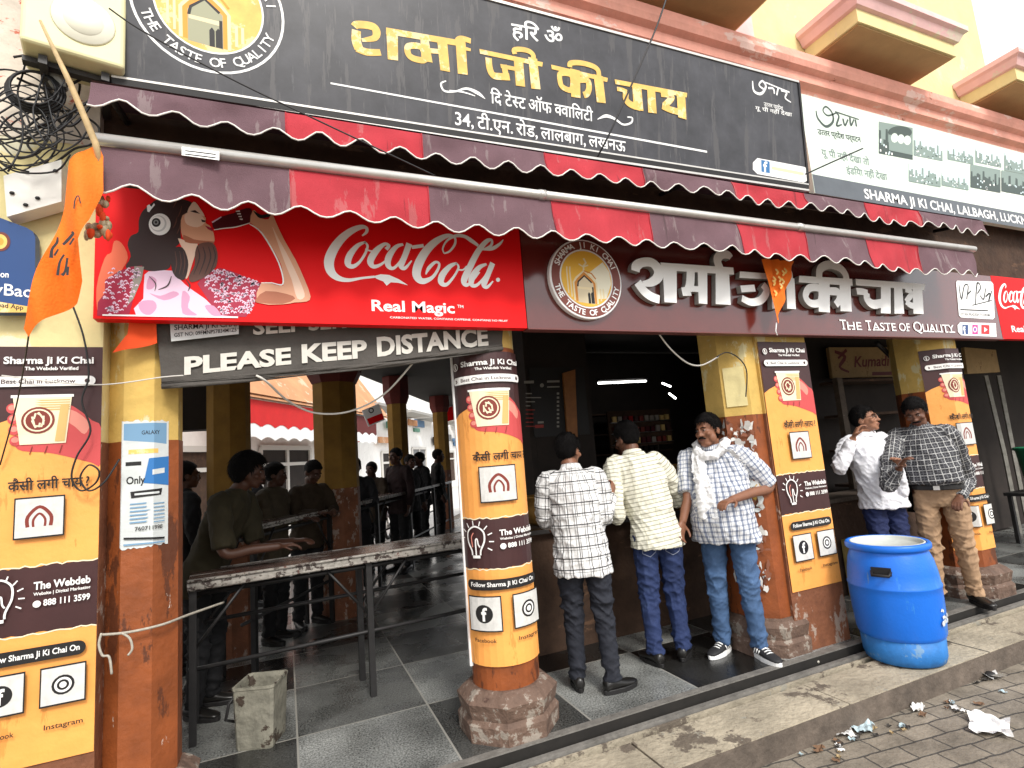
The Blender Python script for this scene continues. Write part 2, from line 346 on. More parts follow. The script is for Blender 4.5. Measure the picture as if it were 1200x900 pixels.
TAN = mat('tan_soffit_plaster', (.46, .29, .135), .9, .12, 4, .2, 20)
DARK = mat('dark_shade_wall', (.022, .016, .013), .85, .4, 3)  # near-black colour stands in for the shade of unlit interiors
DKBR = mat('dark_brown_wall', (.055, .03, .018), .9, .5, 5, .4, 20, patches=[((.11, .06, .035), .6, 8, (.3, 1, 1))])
CEIL = mat('dark_shade_ceiling', (.02, .017, .015), .9, .3, 2)  # ceiling colour darkened to imitate the hall's deep shade
MAROON = mat('maroon_paint', (.13, .02, .015), .7, .3, 6)
BL = thing('shop_building', (2.5, 3.2, 0), 'old yellow and pink arcaded building with brown pillars and projecting balconies', 'building')
def octagon(cx, cy, ap, rot=0): return [(cx+ap/math.cos(math.pi/8)*math.cos(math.pi/8+rot+k*math.pi/4), cy+ap/math.cos(math.pi/8)*math.sin(math.pi/8+rot+k*math.pi/4)) for k in range(8)]
def pillar(cx, cy, ap, zsplit, mats=(BRN, YEL), base=True, rot=0, ztop=2.95, bap=None, n=8):
    pl_ = (lambda q: octagon(cx, cy, q, rot)) if n == 8 else (lambda q: [(cx+q*math.cos(2*math.pi*i/n), cy+q*math.sin(2*math.pi*i/n)) for i in range(n)])
    mb = MB(); mb.prism(pl_(ap), .0 if not base else .24, zsplit, mats[0]); sh = mb.build('pillar', BL)
    mb = MB(); mb.prism(pl_(ap*.985), zsplit, ztop, mats[1]); mb.build('upper_shaft', sh)
    if base:
        B = bap or ap+.07; mb = MB()
        rings = []
        for a, z in ((B, 0), (B+.005, .09), (B-.015, .115), (B-.01, .13), (B+.005, .20), (B-.03, .235), (ap+.012, .255)):
            rings.append([(p[0], p[1], z) for p in octagon(cx, cy, a, rot)])
        mb.loft(rings, STONE, False); mb.build('base', sh)
    return sh
C2 = (1.19, 3.21); AP2 = .205
pillar(-.635, 3.19, .15, 1.76)
mb = MB(); mb.box((-2.6, 3.0, 0), (-.768, 3.55, 1.76), BRND); wp = mb.build('wall_pier', BL)
mb = MB(); mb.box((-2.6, 3.003, 1.76), (-.771, 3.547, 3.2), CREAM); mb.build('upper_plaster', wp)
pillar(C2[0], C2[1], .198, 2.22, mats=(BRN, YEL), n=30, bap=.272)
# third pillar: octagonal shaft at the back and a square pier carrying the poster
pillar(3.33, 3.26, .235, 1.72, mats=(BRN, YEL), bap=.28)
mb = MB(); mb.box((3.335, 3.0, 0), (3.875, 3.36, 1.72), BRND); pp = mb.build('square_pier', BL)
mb = MB(); mb.box((3.338, 3.003, 1.72), (3.872, 3.357, 2.95), YEL); mb.build('upper_plaster', pp)
pillar(5.78, 3.24, .25, 1.85, bap=.33)
# front beam above the openings, dark recess between the awnings, upper wall with cornice
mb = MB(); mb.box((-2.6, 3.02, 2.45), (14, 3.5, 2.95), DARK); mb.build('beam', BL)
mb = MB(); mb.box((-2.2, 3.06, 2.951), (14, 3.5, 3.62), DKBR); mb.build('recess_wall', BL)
mb = MB(); mb.box((-6, 3.0, 3.2), (-.804, 3.5, 4.4), mat('patchy_old_wall', (.62, .55, .46), .9, .3, 5, .3, 20, patches=[((.50, .13, .08), .55, 4, (1, 1, 2)), ((.12, .09, .08), .66, 6, (1, 1, 1))])); mb.build('side_wall', BL)
mb = MB(); mb.box((-6, 3.02, 3.621), (14, 3.5, 4.52), SALM); mb.build('sign_wall', BL)
mb = MB(); mb.xprism([(3.3, 4.47), (2.93, 4.47), (2.92, 4.51), (2.86, 4.53), (2.85, 4.60), (2.80, 4.62), (2.78, 4.66), (2.78, 4.73), (2.88, 4.755), (3.3, 4.76)], -6, 14, SALM); mb.build('cornice', BL)
mb = MB(); mb.xprism([(3.3, 4.764), (2.90, 4.764), (2.89, 4.80), (2.93, 4.84), (3.3, 4.84)], -6, 14, PINK); mb.build('upper_cornice', BL)
mb = MB(); mb.box((-6, 2.98, 4.85), (3.80, 3.3, 8.0), PINK); mb.build('pink_wall', BL)
mb = MB(); mb.box((3.801, 2.985, 4.85), (7.45, 3.3, 8.0), UYEL); mb.build('yellow_wall', BL)
def balcony(x0, x1):
    mb = MB(); mb.box((x0+.06, 2.50, 4.87), (x1-.06, 2.98, 4.99), UYEL); o = mb.build('balcony', BL)
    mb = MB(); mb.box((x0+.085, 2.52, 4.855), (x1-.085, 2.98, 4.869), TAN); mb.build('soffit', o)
    mb = MB()
    prof = [(.06, 4.991), (.03, 5.0), (.0, 5.06), (-.03, 5.08), (-.03, 5.13)]
    rings = [[(x0+d, 2.979, z), (x0+d, 2.44+d, z), (x1-d, 2.44+d, z), (x1-d, 2.979, z)] for d, z in prof]
    mb.loft(rings, PINK, False); mb.build('moulding', o)
balcony(4.36, 5.83); balcony(6.72, 8.2); balcony(1.95, 3.55)
# hall ceiling, inner pillars on the slanting far colonnade, shop island walls
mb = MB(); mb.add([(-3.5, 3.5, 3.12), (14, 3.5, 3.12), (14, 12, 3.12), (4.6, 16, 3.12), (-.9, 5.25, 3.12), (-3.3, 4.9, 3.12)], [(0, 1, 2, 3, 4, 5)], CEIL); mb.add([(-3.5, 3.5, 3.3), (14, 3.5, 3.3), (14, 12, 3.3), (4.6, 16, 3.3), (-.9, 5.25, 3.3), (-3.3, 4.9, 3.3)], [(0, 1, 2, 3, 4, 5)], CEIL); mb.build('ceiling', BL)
def inner(px, y, ap, zs, cap_z, rot=.52):
    p = on_y(px, 460, y); mb = MB(); mb.prism(octagon(p.x, y, ap, rot), 0, zs, BRND); o = mb.build('inner_pillar', BL)
    mb = MB(); mb.prism(octagon(p.x, y, ap*.985, rot), zs, cap_z, mat('shaded_yellow_plaster', (.26, .14, .025), .85, .25, 5)); mb.build('upper_shaft', o)  # darker copy of the yellow plaster, hall shade put into the colour
    mb = MB(); mb.prism(octagon(p.x, y, ap*1.02, rot), cap_z, cap_z+.12, MAROON, 1.25); mb.prism(octagon(p.x, y, ap*1.3, rot), cap_z+.12, 3.11, MAROON); mb.build('capital', o)
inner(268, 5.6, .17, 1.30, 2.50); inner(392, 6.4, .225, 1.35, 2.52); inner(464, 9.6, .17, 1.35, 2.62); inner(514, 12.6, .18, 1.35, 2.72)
mb = MB()
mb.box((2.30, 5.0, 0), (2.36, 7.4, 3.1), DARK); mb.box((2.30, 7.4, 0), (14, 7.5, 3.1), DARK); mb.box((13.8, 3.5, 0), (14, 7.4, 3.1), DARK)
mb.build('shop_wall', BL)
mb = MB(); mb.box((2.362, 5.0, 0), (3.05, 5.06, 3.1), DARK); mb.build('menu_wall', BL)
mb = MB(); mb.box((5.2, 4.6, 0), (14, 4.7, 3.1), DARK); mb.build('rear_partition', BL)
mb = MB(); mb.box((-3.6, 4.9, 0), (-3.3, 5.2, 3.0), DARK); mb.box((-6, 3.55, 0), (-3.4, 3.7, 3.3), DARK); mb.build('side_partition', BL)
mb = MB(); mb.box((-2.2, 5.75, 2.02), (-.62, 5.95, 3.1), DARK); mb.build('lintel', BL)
# ================================================================ SIGNS AND AWNINGS
RED = mat('sign_red', (.80, .004, .006), .55, .05, 3, spec=.2)
REDD = mat('sign_dark_red', (.35, .004, .006), .4)
WHT = mat('sign_white', (.90, .90, .88), .4)
CRM = mat('printed_cream', (.80, .68, .42), .6); GOLD = mat('printed_gold', (.80, .50, .13), .6, .2, 14, patches=[((.85, .66, .34), .55, 9, (1, 1, 1))])
ORG_ = mat('printed_orange', (.82, .33, .045), .6, .05, 2); BLK = mat('printed_black', (.012, .011, .011), .55)
SIGNB = mat('dusty_black_flex', (.045, .045, .051), .38, .5, 5, patches=[((.075, .072, .074), .55, 3.5, (4, 1, .35)), ((.10, .10, .105), .64, 7, (5, 1, .3)), ((.30, .30, .30), .73, 16, (3, 1, .5))])
BROWNS = mat('brown_acrylic', (.105, .016, .012), .16, .15, 3, coat=.6, spec=.6)
STEEL = mat('pale_steel', (.62, .60, .56), .35, .15, 8, metal=.6); DSTEEL = mat('dark_painted_steel', (.03, .028, .027), .5, .4, 14, patches=[((.16, .07, .03), .66, 12, (1, 1, 1))])
MARG = mat('awning_mauve_cloth', (.135, .075, .088), .9, .18, 4, .25, 220, patches=[((.20, .145, .15), .58, 5, (1.5, 1, .25)), ((.085, .05, .055), .62, 3, (2.5, 1, .2))])
MARR = mat('awning_red_cloth', (.40, .03, .042), .9, .16, 4, .25, 220, patches=[((.40, .085, .09), .57, 5, (1.5, 1, .25)), ((.24, .022, .03), .60, 3, (2.5, 1, .2))])
PIPE = mat('white_piping', (.78, .75, .70), .8)
def awning(name, y, ztop_l, ztop_r, hgt, amp, per, edges, first_red, label, bar):
    x0, x1 = edges[0], edges[-1]; t = thing(name, (x0, y, ztop_l), label, 'awning', 'scalloped awnings over the shop front')
    zt = lambda x: ztop_l+(ztop_r-ztop_l)*(x-x0)/(x1-x0)
    zb = lambda x: zt(x)-hgt-.010*math.sin(x*1.7)-.006*math.sin(x*4.3+1)-amp*.5+amp*(.5+.5*math.cos(2*math.pi*(x-x0-.12)/per))**1.15
    yy = lambda x, k: y-.020*k*math.sin(x*5.1+.6*math.sin(x*2.3))-.02*k-.006*math.sin(x*29+2*math.sin(x*4))*k-.010*math.sin(math.pi*k)*math.sin(x*11.3+k*2)
    mb = MB(); n = int((x1-x0)/.014); rows = 5; vs = []
    for i in range(n+1):
        x = x0+(x1-x0)*i/n
        for k in range(rows): vs.append((x, yy(x, k/(rows-1)), zt(x)+(zb(x)-zt(x))*k/(rows-1)))
    for red in (False, True):
        fs = []
        for i in range(n):
            xm = x0+(x1-x0)*(i+.5)/n; seg = sum(1 for e in edges[1:-1] if xm > e)
            if (seg % 2 == 1) == red: fs += [(i*rows+k, i*rows+k+1, (i+1)*rows+k+1, (i+1)*rows+k) for k in range(rows-1)]
        mb.add(vs, fs, MARR if red else MARG, True)
    va = mb.build('valance', t)
    mb = MB(); mb.tube([(x0+(x1-x0)*i/(n//2), yy(x0+(x1-x0)*i/(n//2), 1)-.003, zb(x0+(x1-x0)*i/(n//2))) for i in range(n//2+1)], .0042, PIPE, 5); mb.build('piping', va)
    for e in edges[1:-1]: mb = MB(); mb.tube([(e, yy(e, k/4)-.003, zt(e)+(zb(e)-zt(e))*k/4) for k in range(5)], .003, MARR, 5); mb.build('seam', va)
    # the cloth runs back from the bar to the wall
    mb = MB(); vs = [(x0, y, ztop_l+.01), (x1, y, ztop_r+.01), (x1, 3.05, ztop_r+.12), (x0, 3.05, ztop_l+.12)]; mb.add(vs, [(0, 1, 2, 3)], MARG); mb.build('canopy_cloth', t)
    if bar:
        mb = MB(); mb.tube([(x0-.02, y-.005, ztop_l+.028), (x1+.02, y-.005, ztop_r+.028)], .026, STEEL, 14); b = mb.build('front_bar', t)
        mb = MB(); a = Art((0, y-.033, 0), (0, -1, 0), mb); a.poly([(213, 172), (257, 178), (257, 188), (213, 182)], WHT)
        for j in range(2): a.poly([(217, 176+j*4), (253, 180.5+j*4), (253, 182+j*4), (217, 177.5+j*4)], BLK)
        mb.build('sticker', b)
        for fx in (.33, .66):
            x = x0+(x1-x0)*fx; mb = MB(); mb.tube([(x-.02, y-.005, zt(x)+.028), (x+.02, y-.005, zt(x)+.028)], .030, STEEL, 14); mb.build('bar_joint', b)
    for x in (x0+.05, (x0+x1)/2, x1-.05): mb = MB(); mb.tube([(x, y+.02, zt(x)-.01), (x+.0, 3.04, zt(x)+.06)], .016, DSTEEL, 8); mb.build('arm', t)
    return t
zUL, zUR = on_y(105, 96, 2.66).z, on_y(1150, 259, 2.66).z
LE = [on_y(x, 165+.1243*(x-115)+20, 2.6).x for x in (118, 340, 502, 647, 762, 865, 945, 1017, 1078, 1143)]
UE = [on_y(x, 103+.166*(x-105), 2.65).x for x in (105, 335, 495, 640, 755, 860, 945, 1017, 1080, 1157)]
awning('striped_awning', 2.60, 2.985, 3.01, .215, .05, .222, LE, False, 'lower striped maroon and red scalloped awning with a white front bar', True)
awning('striped_awning', 2.66, zUL, zUR, .125, .055, .205, UE, False, 'upper short maroon and red scalloped valance hanging under the black sign board', False)

# ---- red drinks sign
P1 = Vector((0, 2.90, 0)); N1 = Vector((0, -1, 0))
def panel(name, x0, x1, z0, z1, y, th, m, parent, frame=None):
    mb = MB(); mb.box((x0, y, z0), (x1, y+th, z1), m); o = mb.build(name, parent)
    if frame:
        f = MB(); w = .018
        f.box((x0-.004, y-.006, z0-.004), (x1+.004, y-.0005, z0+w), frame); f.box((x0-.004, y-.006, z1-w), (x1+.004, y-.0005, z1+.004), frame)
        f.build('frame', parent)
    return o
COCA = [  # width-varying pen strokes, enlarged-picture units
 [(272,132,8),(296,112,16),(298,88,18),(270,80,26),(215,100,36),(155,145,44),(105,210,52),(78,280,56),(88,340,50),(128,378,36),(190,392,22),(270,380,14),(345,372,14)],
 [(292,168,12),(245,190,24),(200,245,36),(188,295,36),(215,312,26),(255,288,16),(290,235,14),(303,190,13),(285,168,12)],
 [(290,210,9),(330,222,9),(365,205,10)],
 [(412,212,22),(428,190,18),(400,182,20),(350,225,36),(320,280,38),(338,312,26),(385,298,15),(440,250,8)],
 [(512,182,14),(470,198,24),(428,255,36),(424,305,32),(455,322,18),(500,275,13),(532,205,14)],
 [(548,178,34),(522,250,32),(500,305,34),(522,322,20),(562,278,7)],
 [(562,200,20),(632,190,20)],
 [(752,236,8),(785,222,11),(815,180,13),(812,142,14),(770,132,24),(700,168,38),(640,230,46),(598,310,50),(592,368,48),(625,398,36),(680,378,20),(715,330,15),(722,295,14),(698,288,16),(662,322,20),(644,358,7)],
 [(752,236,8),(744,205,9),(770,160,11),(820,133,18),(870,136,20),(910,160,24),(952,190,16)],
 [(826,292,12),(785,312,26),(742,362,36),(734,405,34),(765,418,20),(808,372,13),(836,318,12),(822,292,11)],
 [(830,330,9),(862,332,9),(885,310,9)],
 [(975,215,8),(1025,190,14),(1030,158,14),(1000,165,24),(950,225,32),(898,325,36),(868,395,36),(885,420,22),(925,390,9),(960,345,7)],
 [(965,212,8),(1030,208,20),(1075,182,15),(1098,155,4)],
 [(1000,298,12),(955,320,26),(915,378,36),(914,420,26),(945,420,17),(990,372,13),(1022,308,12)],
 [(1036,292,30),(1005,368,30),(985,418,32),(1005,432,18),(1038,398,7)]]
def coca(a):
    a.zoom(370, 250, 5)
    for s in COCA: a.stroke(s, WHT, 7)
    a.poly([(335,370),(380,358),(430,362),(488,388),(540,422),(482,408),(440,405),(415,425),(395,400),(360,386)], WHT)
    a.circle(1067, 390, 12, WHT, 14)
SG = thing('drinks_sign', (.3, 2.9, 2.3), 'wide red sign with a woman drinking and white script lettering over the left opening', 'sign', 'red drinks signs')
panel('panel', -.785, 1.372, 2.312, 2.955, 2.90, .07, RED, SG)
a = Art(P1, N1); coca(a); a.build('script_lettering', SG)
a = Art(P1, N1); a.zoom(370, 250, 5); a.text('Real Magic', (328, 570), (815, 585), 62, WHT, .022); a.text('TM', (830, 552), (865, 556), 16, WHT)
a.text('CARBONATED WATER. CONTAINS CAFFEINE. CONTAINS NO FRUIT', (435, 615), (1125, 636), 11, WHT); a.build('slogan_lettering', SG)
# printed picture of the woman
SKIN = mat('printed_skin', (.72, .36, .22), .5); SKINL = mat('printed_light_skin', (.85, .60, .46), .5); SKIND = mat('printed_deep_skin', (.40, .13, .065), .5)
HAIR = mat('printed_hair', (.035, .016, .014), .5); HAIRL = mat('printed_brown_hair', (.12, .045, .03), .5)
SHP = mat('printed_pale_pink', (.80, .58, .72), .5); SHD = mat('printed_dusty_pink', (.62, .30, .46), .5); CRI = mat('printed_crimson', (.36, .008, .045), .5); BOT = mat('printed_cola', (.075, .006, .01), .4)
GREYP = mat('printed_grey', (.30, .27, .23), .5); SALR = mat('salmon_reflection', (.85, .16, .07), .5)
a = Art(P1, N1); a.zoom(110, 220, 4.615)
a.poly([(30,690),(15,540),(60,380),(95,350),(110,290),(150,300),(185,380),(140,470),(110,600)], SALR, 3)  # salmon patch painted as a pale reflection on the red panel
a.poly([(300,95),(340,66),(430,55),(520,75),(545,110),(500,160),(470,220),(470,290),(430,340),(412,430),(360,450),(300,450),(240,436),(172,432),(200,372),(183,312),(200,262),(240,240),(243,180),(262,130)], HAIR, 3)
a.poly([(18,692),(22,620),(60,570),(62,500),(130,455),(200,428),(262,422),(240,520),(212,610),(190,692)], CRI)
a.poly([(220,425),(272,428),(258,500),(215,600),(180,640),(205,540)], GREYP)
a.poly([(560,520),(600,470),(680,435),(740,450),(800,475),(905,515),(880,590),(868,640),(822,700),(700,698),(640,640)], CRI)
a.poly([(275,470),(330,452),(430,450),(470,500),(520,545),(600,600),(640,640),(690,690),(740,697),(230,692),(268,600)], SHP, 2)
for p in ([(300,570),(360,585),(430,560),(460,580),(380,610)], [(245,620),(320,610),(340,650),(300,690),(255,670)], [(480,560),(520,590),(510,650),(560,690),(480,680)], [(300,480),(340,500),(320,545),(285,545)], [(600,640),(650,640),(690,695),(640,690)]): a.poly(p, SHD, 3)
r2 = random.Random(4)
a.off(); a.hold = True
for i in range(230):
    if i % 3: x, y = r2.uniform(25, 245), r2.uniform(440, 688); ok = (x > 62-(y-500)*.2) and x+.55*y < 520+(.0*y) and x < 260-(y-420)*.28
    else: ok = False
    if ok: a.stroke([(x, y, 5), (x+9, y-7, 8), (x+17, y, 4)], SHP, 2)
for i in range(330):
    x, y = r2.uniform(600, 890), r2.uniform(445, 690)
    if x-590 > (y-520)*.55 and (y > 440+(x-680)*.36) and x < 905-(y-515)*.42: a.stroke([(x, y, 5), (x+7, y-9, 8), (x+15, y-2, 4)], SHP, 2)
a.hold = False
a.poly([(455,275),(490,285),(560,290),(552,350),(530,420),(515,470),(498,495),(494,440),(505,385),(480,330)], SKINL, 2)
a.poly([(480,150),(530,132),(575,140),(606,165),(604,192),(625,205),(642,230),(652,268),(648,298),(600,302),(520,297),(482,272),(470,210)], SKIN, 2)
a.poly([(500,140),(545,134),(590,160),(600,190),(560,215),(505,200),(490,165)], SKINL, 3)
a.poly([(484,255),(540,280),(600,288),(648,292),(640,306),(560,304),(495,295)], SKIND, 2)
a.poly([(505,135),(530,85),(550,80),(578,118),(600,155),(575,150),(545,135)], SKINL, 2)
a.poly([(520,128),(548,122),(575,142),(545,136)], HAIR); a.poly([(580,172),(608,180),(600,188),(585,186)], HAIR)
a.poly([(600,205),(640,220),(643,238),(618,226)], CRI); 
a.poly([(570,305),(640,298),(668,350),(664,420),(640,450),(600,485),(530,512),(515,480),(545,420),(548,350)], HAIRL, 3)
a.poly([(425,335),(480,325),(510,395),(505,460),(485,500),(440,480),(418,420)], HAIR, 3)
for x0 in (560, 590, 620, 645): a.stroke([(x0, 320, 3), (x0+12, 380, 7), (x0-20, 470, 3)], HAIR, 4)
for x0 in (440, 465, 485): a.stroke([(x0, 345, 2), (x0+8, 410, 5), (x0-4, 470, 2)], HAIRL, 4)
for x0, y0 in ((430, 110), (455, 160), (430, 220), (450, 250)): a.stroke([(x0, y0, 3), (x0+14, y0-30, 6), (x0+20, y0-60, 2)], HAIRL, 4)
for p in ([(500,500,3),(520,530,7),(510,560,3)], [(420,480,3),(400,530,8),(350,552,3)], [(300,480,3),(335,520,6),(330,560,2)]): a.stroke(p, HAIR, 4)
a.poly([(288,100),(300,92),(312,105),(326,85),(332,95),(312,118),(300,135),(290,130)], WHT)
a.circle(357, 200, 59, WHT); a.circle(350, 196, 44, mat('printed_pale_grey', (.6, .6, .6), .5)); a.circle(346, 194, 38, WHT); a.circle(338, 190, 24, BLK); a.circle(337, 189, 14, mat('printed_mid_grey', (.25, .25, .25), .5)); a.circle(337, 189, 7, BLK)
a.poly([(640,192),(700,155),(755,140),(800,120),(840,112),(856,130),(842,192),(770,214),(700,222),(660,232)], BOT, 2)
a.stroke([(650,230,4),(700,222,6),(770,214,6),(845,192,4)], WHT, 4); a.stroke([(640,190,8),(690,160,5)], SHP, 3)
for k in range(4): a.stroke([(768+k*7, 130+k*14, 5), (790+k*5, 128+k*15, 8)], WHT, 0)
a.poly([(860,125),(880,135),(905,168),(945,172),(955,150),(968,148),(985,190),(1030,285),(1090,390),(1140,500),(1172,590),(1150,617),(1085,622),(1020,632),(880,622),(905,518),(960,520),(1025,530),(1018,440),(1000,390),(960,320),(900,230),(845,190)], SKIN, 2)
a.poly([(965,215),(1000,280),(1060,390),(1120,520),(1140,590),(1100,600),(1070,500),(1030,400)], SKINL, 3)
a.poly([(880,600),(930,560),(1040,575),(1090,600),(1020,630),(882,622)], SKIND, 2)
a.poly([(862,125),(905,150),(955,140),(948,160),(900,168),(878,150)], BLK, 2)
a.stroke([(842,198,5),(900,238,8),(958,325,8),(1008,430,7),(1022,522,7),(960,516,5),(905,516,4)], WHT, 5)
a.poly([(48,686),(780,698),(780,706),(48,694)], WHT)
a.build('woman_picture', SG)
# second red sign, cut by the picture edge
SG2 = thing('drinks_sign', (6.8, 2.9, 2.3), 'red drinks sign with white script at the far right end of the brown board', 'sign', 'red drinks signs')
panel('panel', 6.50, 7.9, 2.312, 2.955, 2.90, .07, RED, SG2)
o1 = on_y(380, 312, 2.9); o2 = on_y(1170.5, 354, 2.9); kk = .80
a = Art(P1, N1, xf=lambda p: Vector((o2.x+(p.x-o1.x)*kk, p.y, o2.z+(p.z-o1.z)*kk))); coca(a); a.build('script_lettering', SG2)
a = Art(P1, N1); a.text('Real Magic', (1186, 389), (1226, 389), 7, WHT, .02); a.build('slogan_lettering', SG2)

# ---- logo with the gateway
def gate(a, C, k, c1, c2, c3):
    def pl(pts, m): a.poly3(a.local(C, pts, k), m)
    def st(pts, w, m):
        v = [Vector((x, y)) for x, y in pts]; L, Rr = [], []
        for i in range(len(v)):
            t = (v[min(i+1, len(v)-1)]-v[max(i-1, 0)]).normalized(); e = Vector((-t.y, t.x))*w/2; L.append(v[i]+e); Rr.append(v[i]-e)
        d = a.off(); P = [p+d for p in a.local(C, [(q.x, q.y) for q in L+Rr], k)]; n = len(L)
        a.mb.add(P, [(i, i+1, n+i+1, n+i) for i in range(n-1)], m)
    clip = lambda x: -math.sqrt(max(0, .96-x*x))
    arch = [(-.55, clip(-.55)), (-.55, -.15), (-.42, .02), (-.1, .28), (.22, .02), (.36, -.15), (.36, clip(.36))]
    pl(arch, c1); st(arch, .07, c2)
    pl([(-.42, clip(-.42)+.03), (-.42, -.18), (-.1, .12), (.24, -.18), (.24, clip(.24)+.03)], c3)
    st([(-.40, -.3), (-.36, -.12), (-.1, .1), (.18, -.14)], .06, BLK)
    pl([(-.40, -.30), (.20, -.32), (.20, -.42), (-.05, -.40), (-.40, -.38)], c2)
    for x in (-.02, .1): pl([(x, -.9), (x, -.55), (x+.05, -.48), (x+.1, -.55), (x+.1, -.9)], BLK)
    st([(.20, -.9), (.20, -.3)], .06, BLK)
    for x in (-.78, -.66): st([(x, clip(x)+.04), (x, .25), (x+.02, .4)], .05, c2)
    for x in (.50, .62): st([(x, clip(x)+.04), (x, -.35)], .06, c2)
    st([(-.1, .28), (-.1, .45), (.02, .58), (-.06, .74)], .07, c2); st([(-.28, .52), (-.1, .42), (.1, .5)], .05, c2)
    st([(-.1, .28), (.2, .2), (.36, .0)], .05, c1)
PBN = Vector((0, -.79, -.1)).normalized(); PB = Vector((0, 2.75, 3.49))
BS = thing('shop_name_board', (1.6, 2.75, 3.49), 'large dusty black board with gold Hindi lettering and a round gateway logo above the awnings', 'sign board')
U = Vector((0, -.1, .79)).normalized()
_a = Art(PB, PBN); BLc, BRc, TRc = _a.P(131, 91), _a.P(947, 217), _a.P(935.5, 97); TLc = BLc+(TRc-BRc)*1.04
mb = MB(); q8 = [BLc, BRc, TRc, TLc]; mb.add(q8+[p-PBN*.06 for p in q8], [(0,1,2,3),(7,6,5,4),(0,4,5,1),(1,5,6,2),(2,6,7,3),(3,7,4,0)], SIGNB); mb.build('panel', BS)
mb = MB()
def edge_bar(A_, B_, off, w_, d_, m_):
    c = (A_+B_)/2; tv = (B_-A_)/2; pv = PBN.cross(tv).normalized(); mb.obox(c+pv*off-PBN*d_*.5, tv, pv*w_, PBN*d_, m_)
edge_bar(BLc, BRc, .004, .005, .016, STEEL); edge_bar(BLc, BRc, -.018, .015, .014, BLK); edge_bar(BLc, BRc, -.042, .007, .016, STEEL); edge_bar(TLc, TRc, .006, .008, .016, STEEL); edge_bar(BRc, TRc, .0, .010, .015, BLK)
mb.build('frame', BS)
a = Art(PB, PBN)
a.zoom(400, 10, 5); D = .0
def g(pts, w=None, closed=False): a.stroke(pts, GOLD, 5, closed, width=w)
def q(*pts): a.poly(pts, GOLD)
g([(75,108,40),(90,96,44),(140,97,44),(190,110,46),(206,140,46),(196,172,36),(150,183,26),(120,186,20)]); g([(88,128,50),(88,190,54),(104,240,52)]); g([(88,232,44),(150,256,42),(230,258,36)])
q((262,112),(330,126),(332,306),(272,298)); q((262,112),(690,186),(696,222),(262,150))
g([(395,222),(468,228),(488,300),(420,292),(390,262)], 36, True); q((462,160),(508,168),(534,318),(470,305)); q((500,232),(590,240),(590,268),(505,262)); q((560,180),(618,188),(636,373),(580,362))
q((668,180),(726,190),(740,390),(682,382)); g([(684,215),(680,188),(705,176),(758,192)], 30); q((715,222),(758,236),(756,252),(715,244))
q((808,238),(1180,316),(1176,342),(812,266)); g([(862,290),(868,350),(890,392),(940,400),(985,402)], 38); g([(952,330),(965,400)], 34); q((930,326),(1025,344),(1025,368),(935,350)); q((1008,280),(1062,292),(1076,460),(1022,452))
q((1094,285),(1146,296),(1166,475),(1112,470)); g([(1016,268),(1012,246),(1045,240),(1095,250),(1122,272),(1124,300)], 28)
a.zoom(620, 60, 5)
q((128,80),(460,158),(456,182),(132,106)); g([(184,132),(248,144),(248,226),(196,212),(180,175)], 30, True); q((240,102),(296,116),(300,276),(246,268)); g([(292,168),(340,172),(350,215),(338,250),(318,258)], 34)
q((376,136),(430,148),(448,306),(396,300)); g([(238,95),(242,72),(300,70),(370,88),(402,112),(408,145)], 28)
q((500,166),(925,246),(922,272),(505,194)); g([(514,222),(545,228),(572,240)], 22); g([(566,238),(566,282),(592,312),(650,332)], 36); q((602,196),(655,205),(668,352),(612,342))
q((690,214),(736,222),(746,366),(696,360)); g([(770,250),(820,256),(834,275),(790,322)], 34); g([(778,322),(830,345),(900,362)], 34); q((862,246),(912,254),(920,402),(872,388))
a.build('hindi_name_lettering', BS)
a = Art(PB, PBN); a.zoom(400, 0, 3)
a.text(['\u0939\u093f\u0930', ' ', '\u0950'], (598, 130), (778, 160), 46, WHT, .015); a.flush('small_heading', BS)
a.text(['\u093f\u0926', ' ', '\u091f\u0947', '~\u0938', '\u091f', ' ', '\u0911\u092b', ' ', '~\u0915', '\u0935\u093e', '\u093f\u0932', '\u091f\u0940'], (525, 362), (885, 427), 38, WHT, .012); a.flush('hindi_tagline', BS)
a.text(['34,', ' ', '\u091f\u0940.\u090f\u0928.', ' ', '\u0930\u094b\u0921,', ' ', '\u0932\u093e\u0932\u092c\u093e\u0917,', ' ', '\u0932\u0916\u0928\u090a'], (400, 438), (1000, 534), 40, WHT, .012); a.flush('address_lettering', BS)
a.stroke([(-38, 293, 6), (1285, 534, 6)], WHT, 1); a.flush('rule', BS)
for pts in ([(368,285,4),(350,295,6),(362,320,7),(400,322,6),(440,312,8),(480,328,12),(505,348,2)], [(900,420,2),(930,408,10),(960,418,8),(990,438,6),(1018,432,6),(1022,415,5),(1005,412,4)], [(380,318,3),(430,325,5),(470,338,3)]): a.stroke(pts, WHT, 6)
a.build('flourish', BS)
a = Art(PB, PBN); Lc = a.P(246, 6); r_ = (a.P(338, 18)-a.P(154, -6)).length/2*.985
a.ring3(Lc, r_*.965, r_, WHT); a.disc3(Lc, r_*.715, WHT); a.disc3(Lc, r_*.69, GOLD); gate(a, Lc, r_*.68, ORG_, CRM, mat('printed_sage', (.36, .36, .24), .6))
a.ring_text('THE TASTE OF QUALITY', Lc, r_*.775, R(-162), R(-18), r_*.13, WHT, True); a.ring_text('SHARMA JI KI CHAI', Lc, r_*.775, R(175), R(8), r_*.13, WHT)
a.build('round_logo', BS)
a = Art(PB, PBN); a.zoom(800, 0, 3)
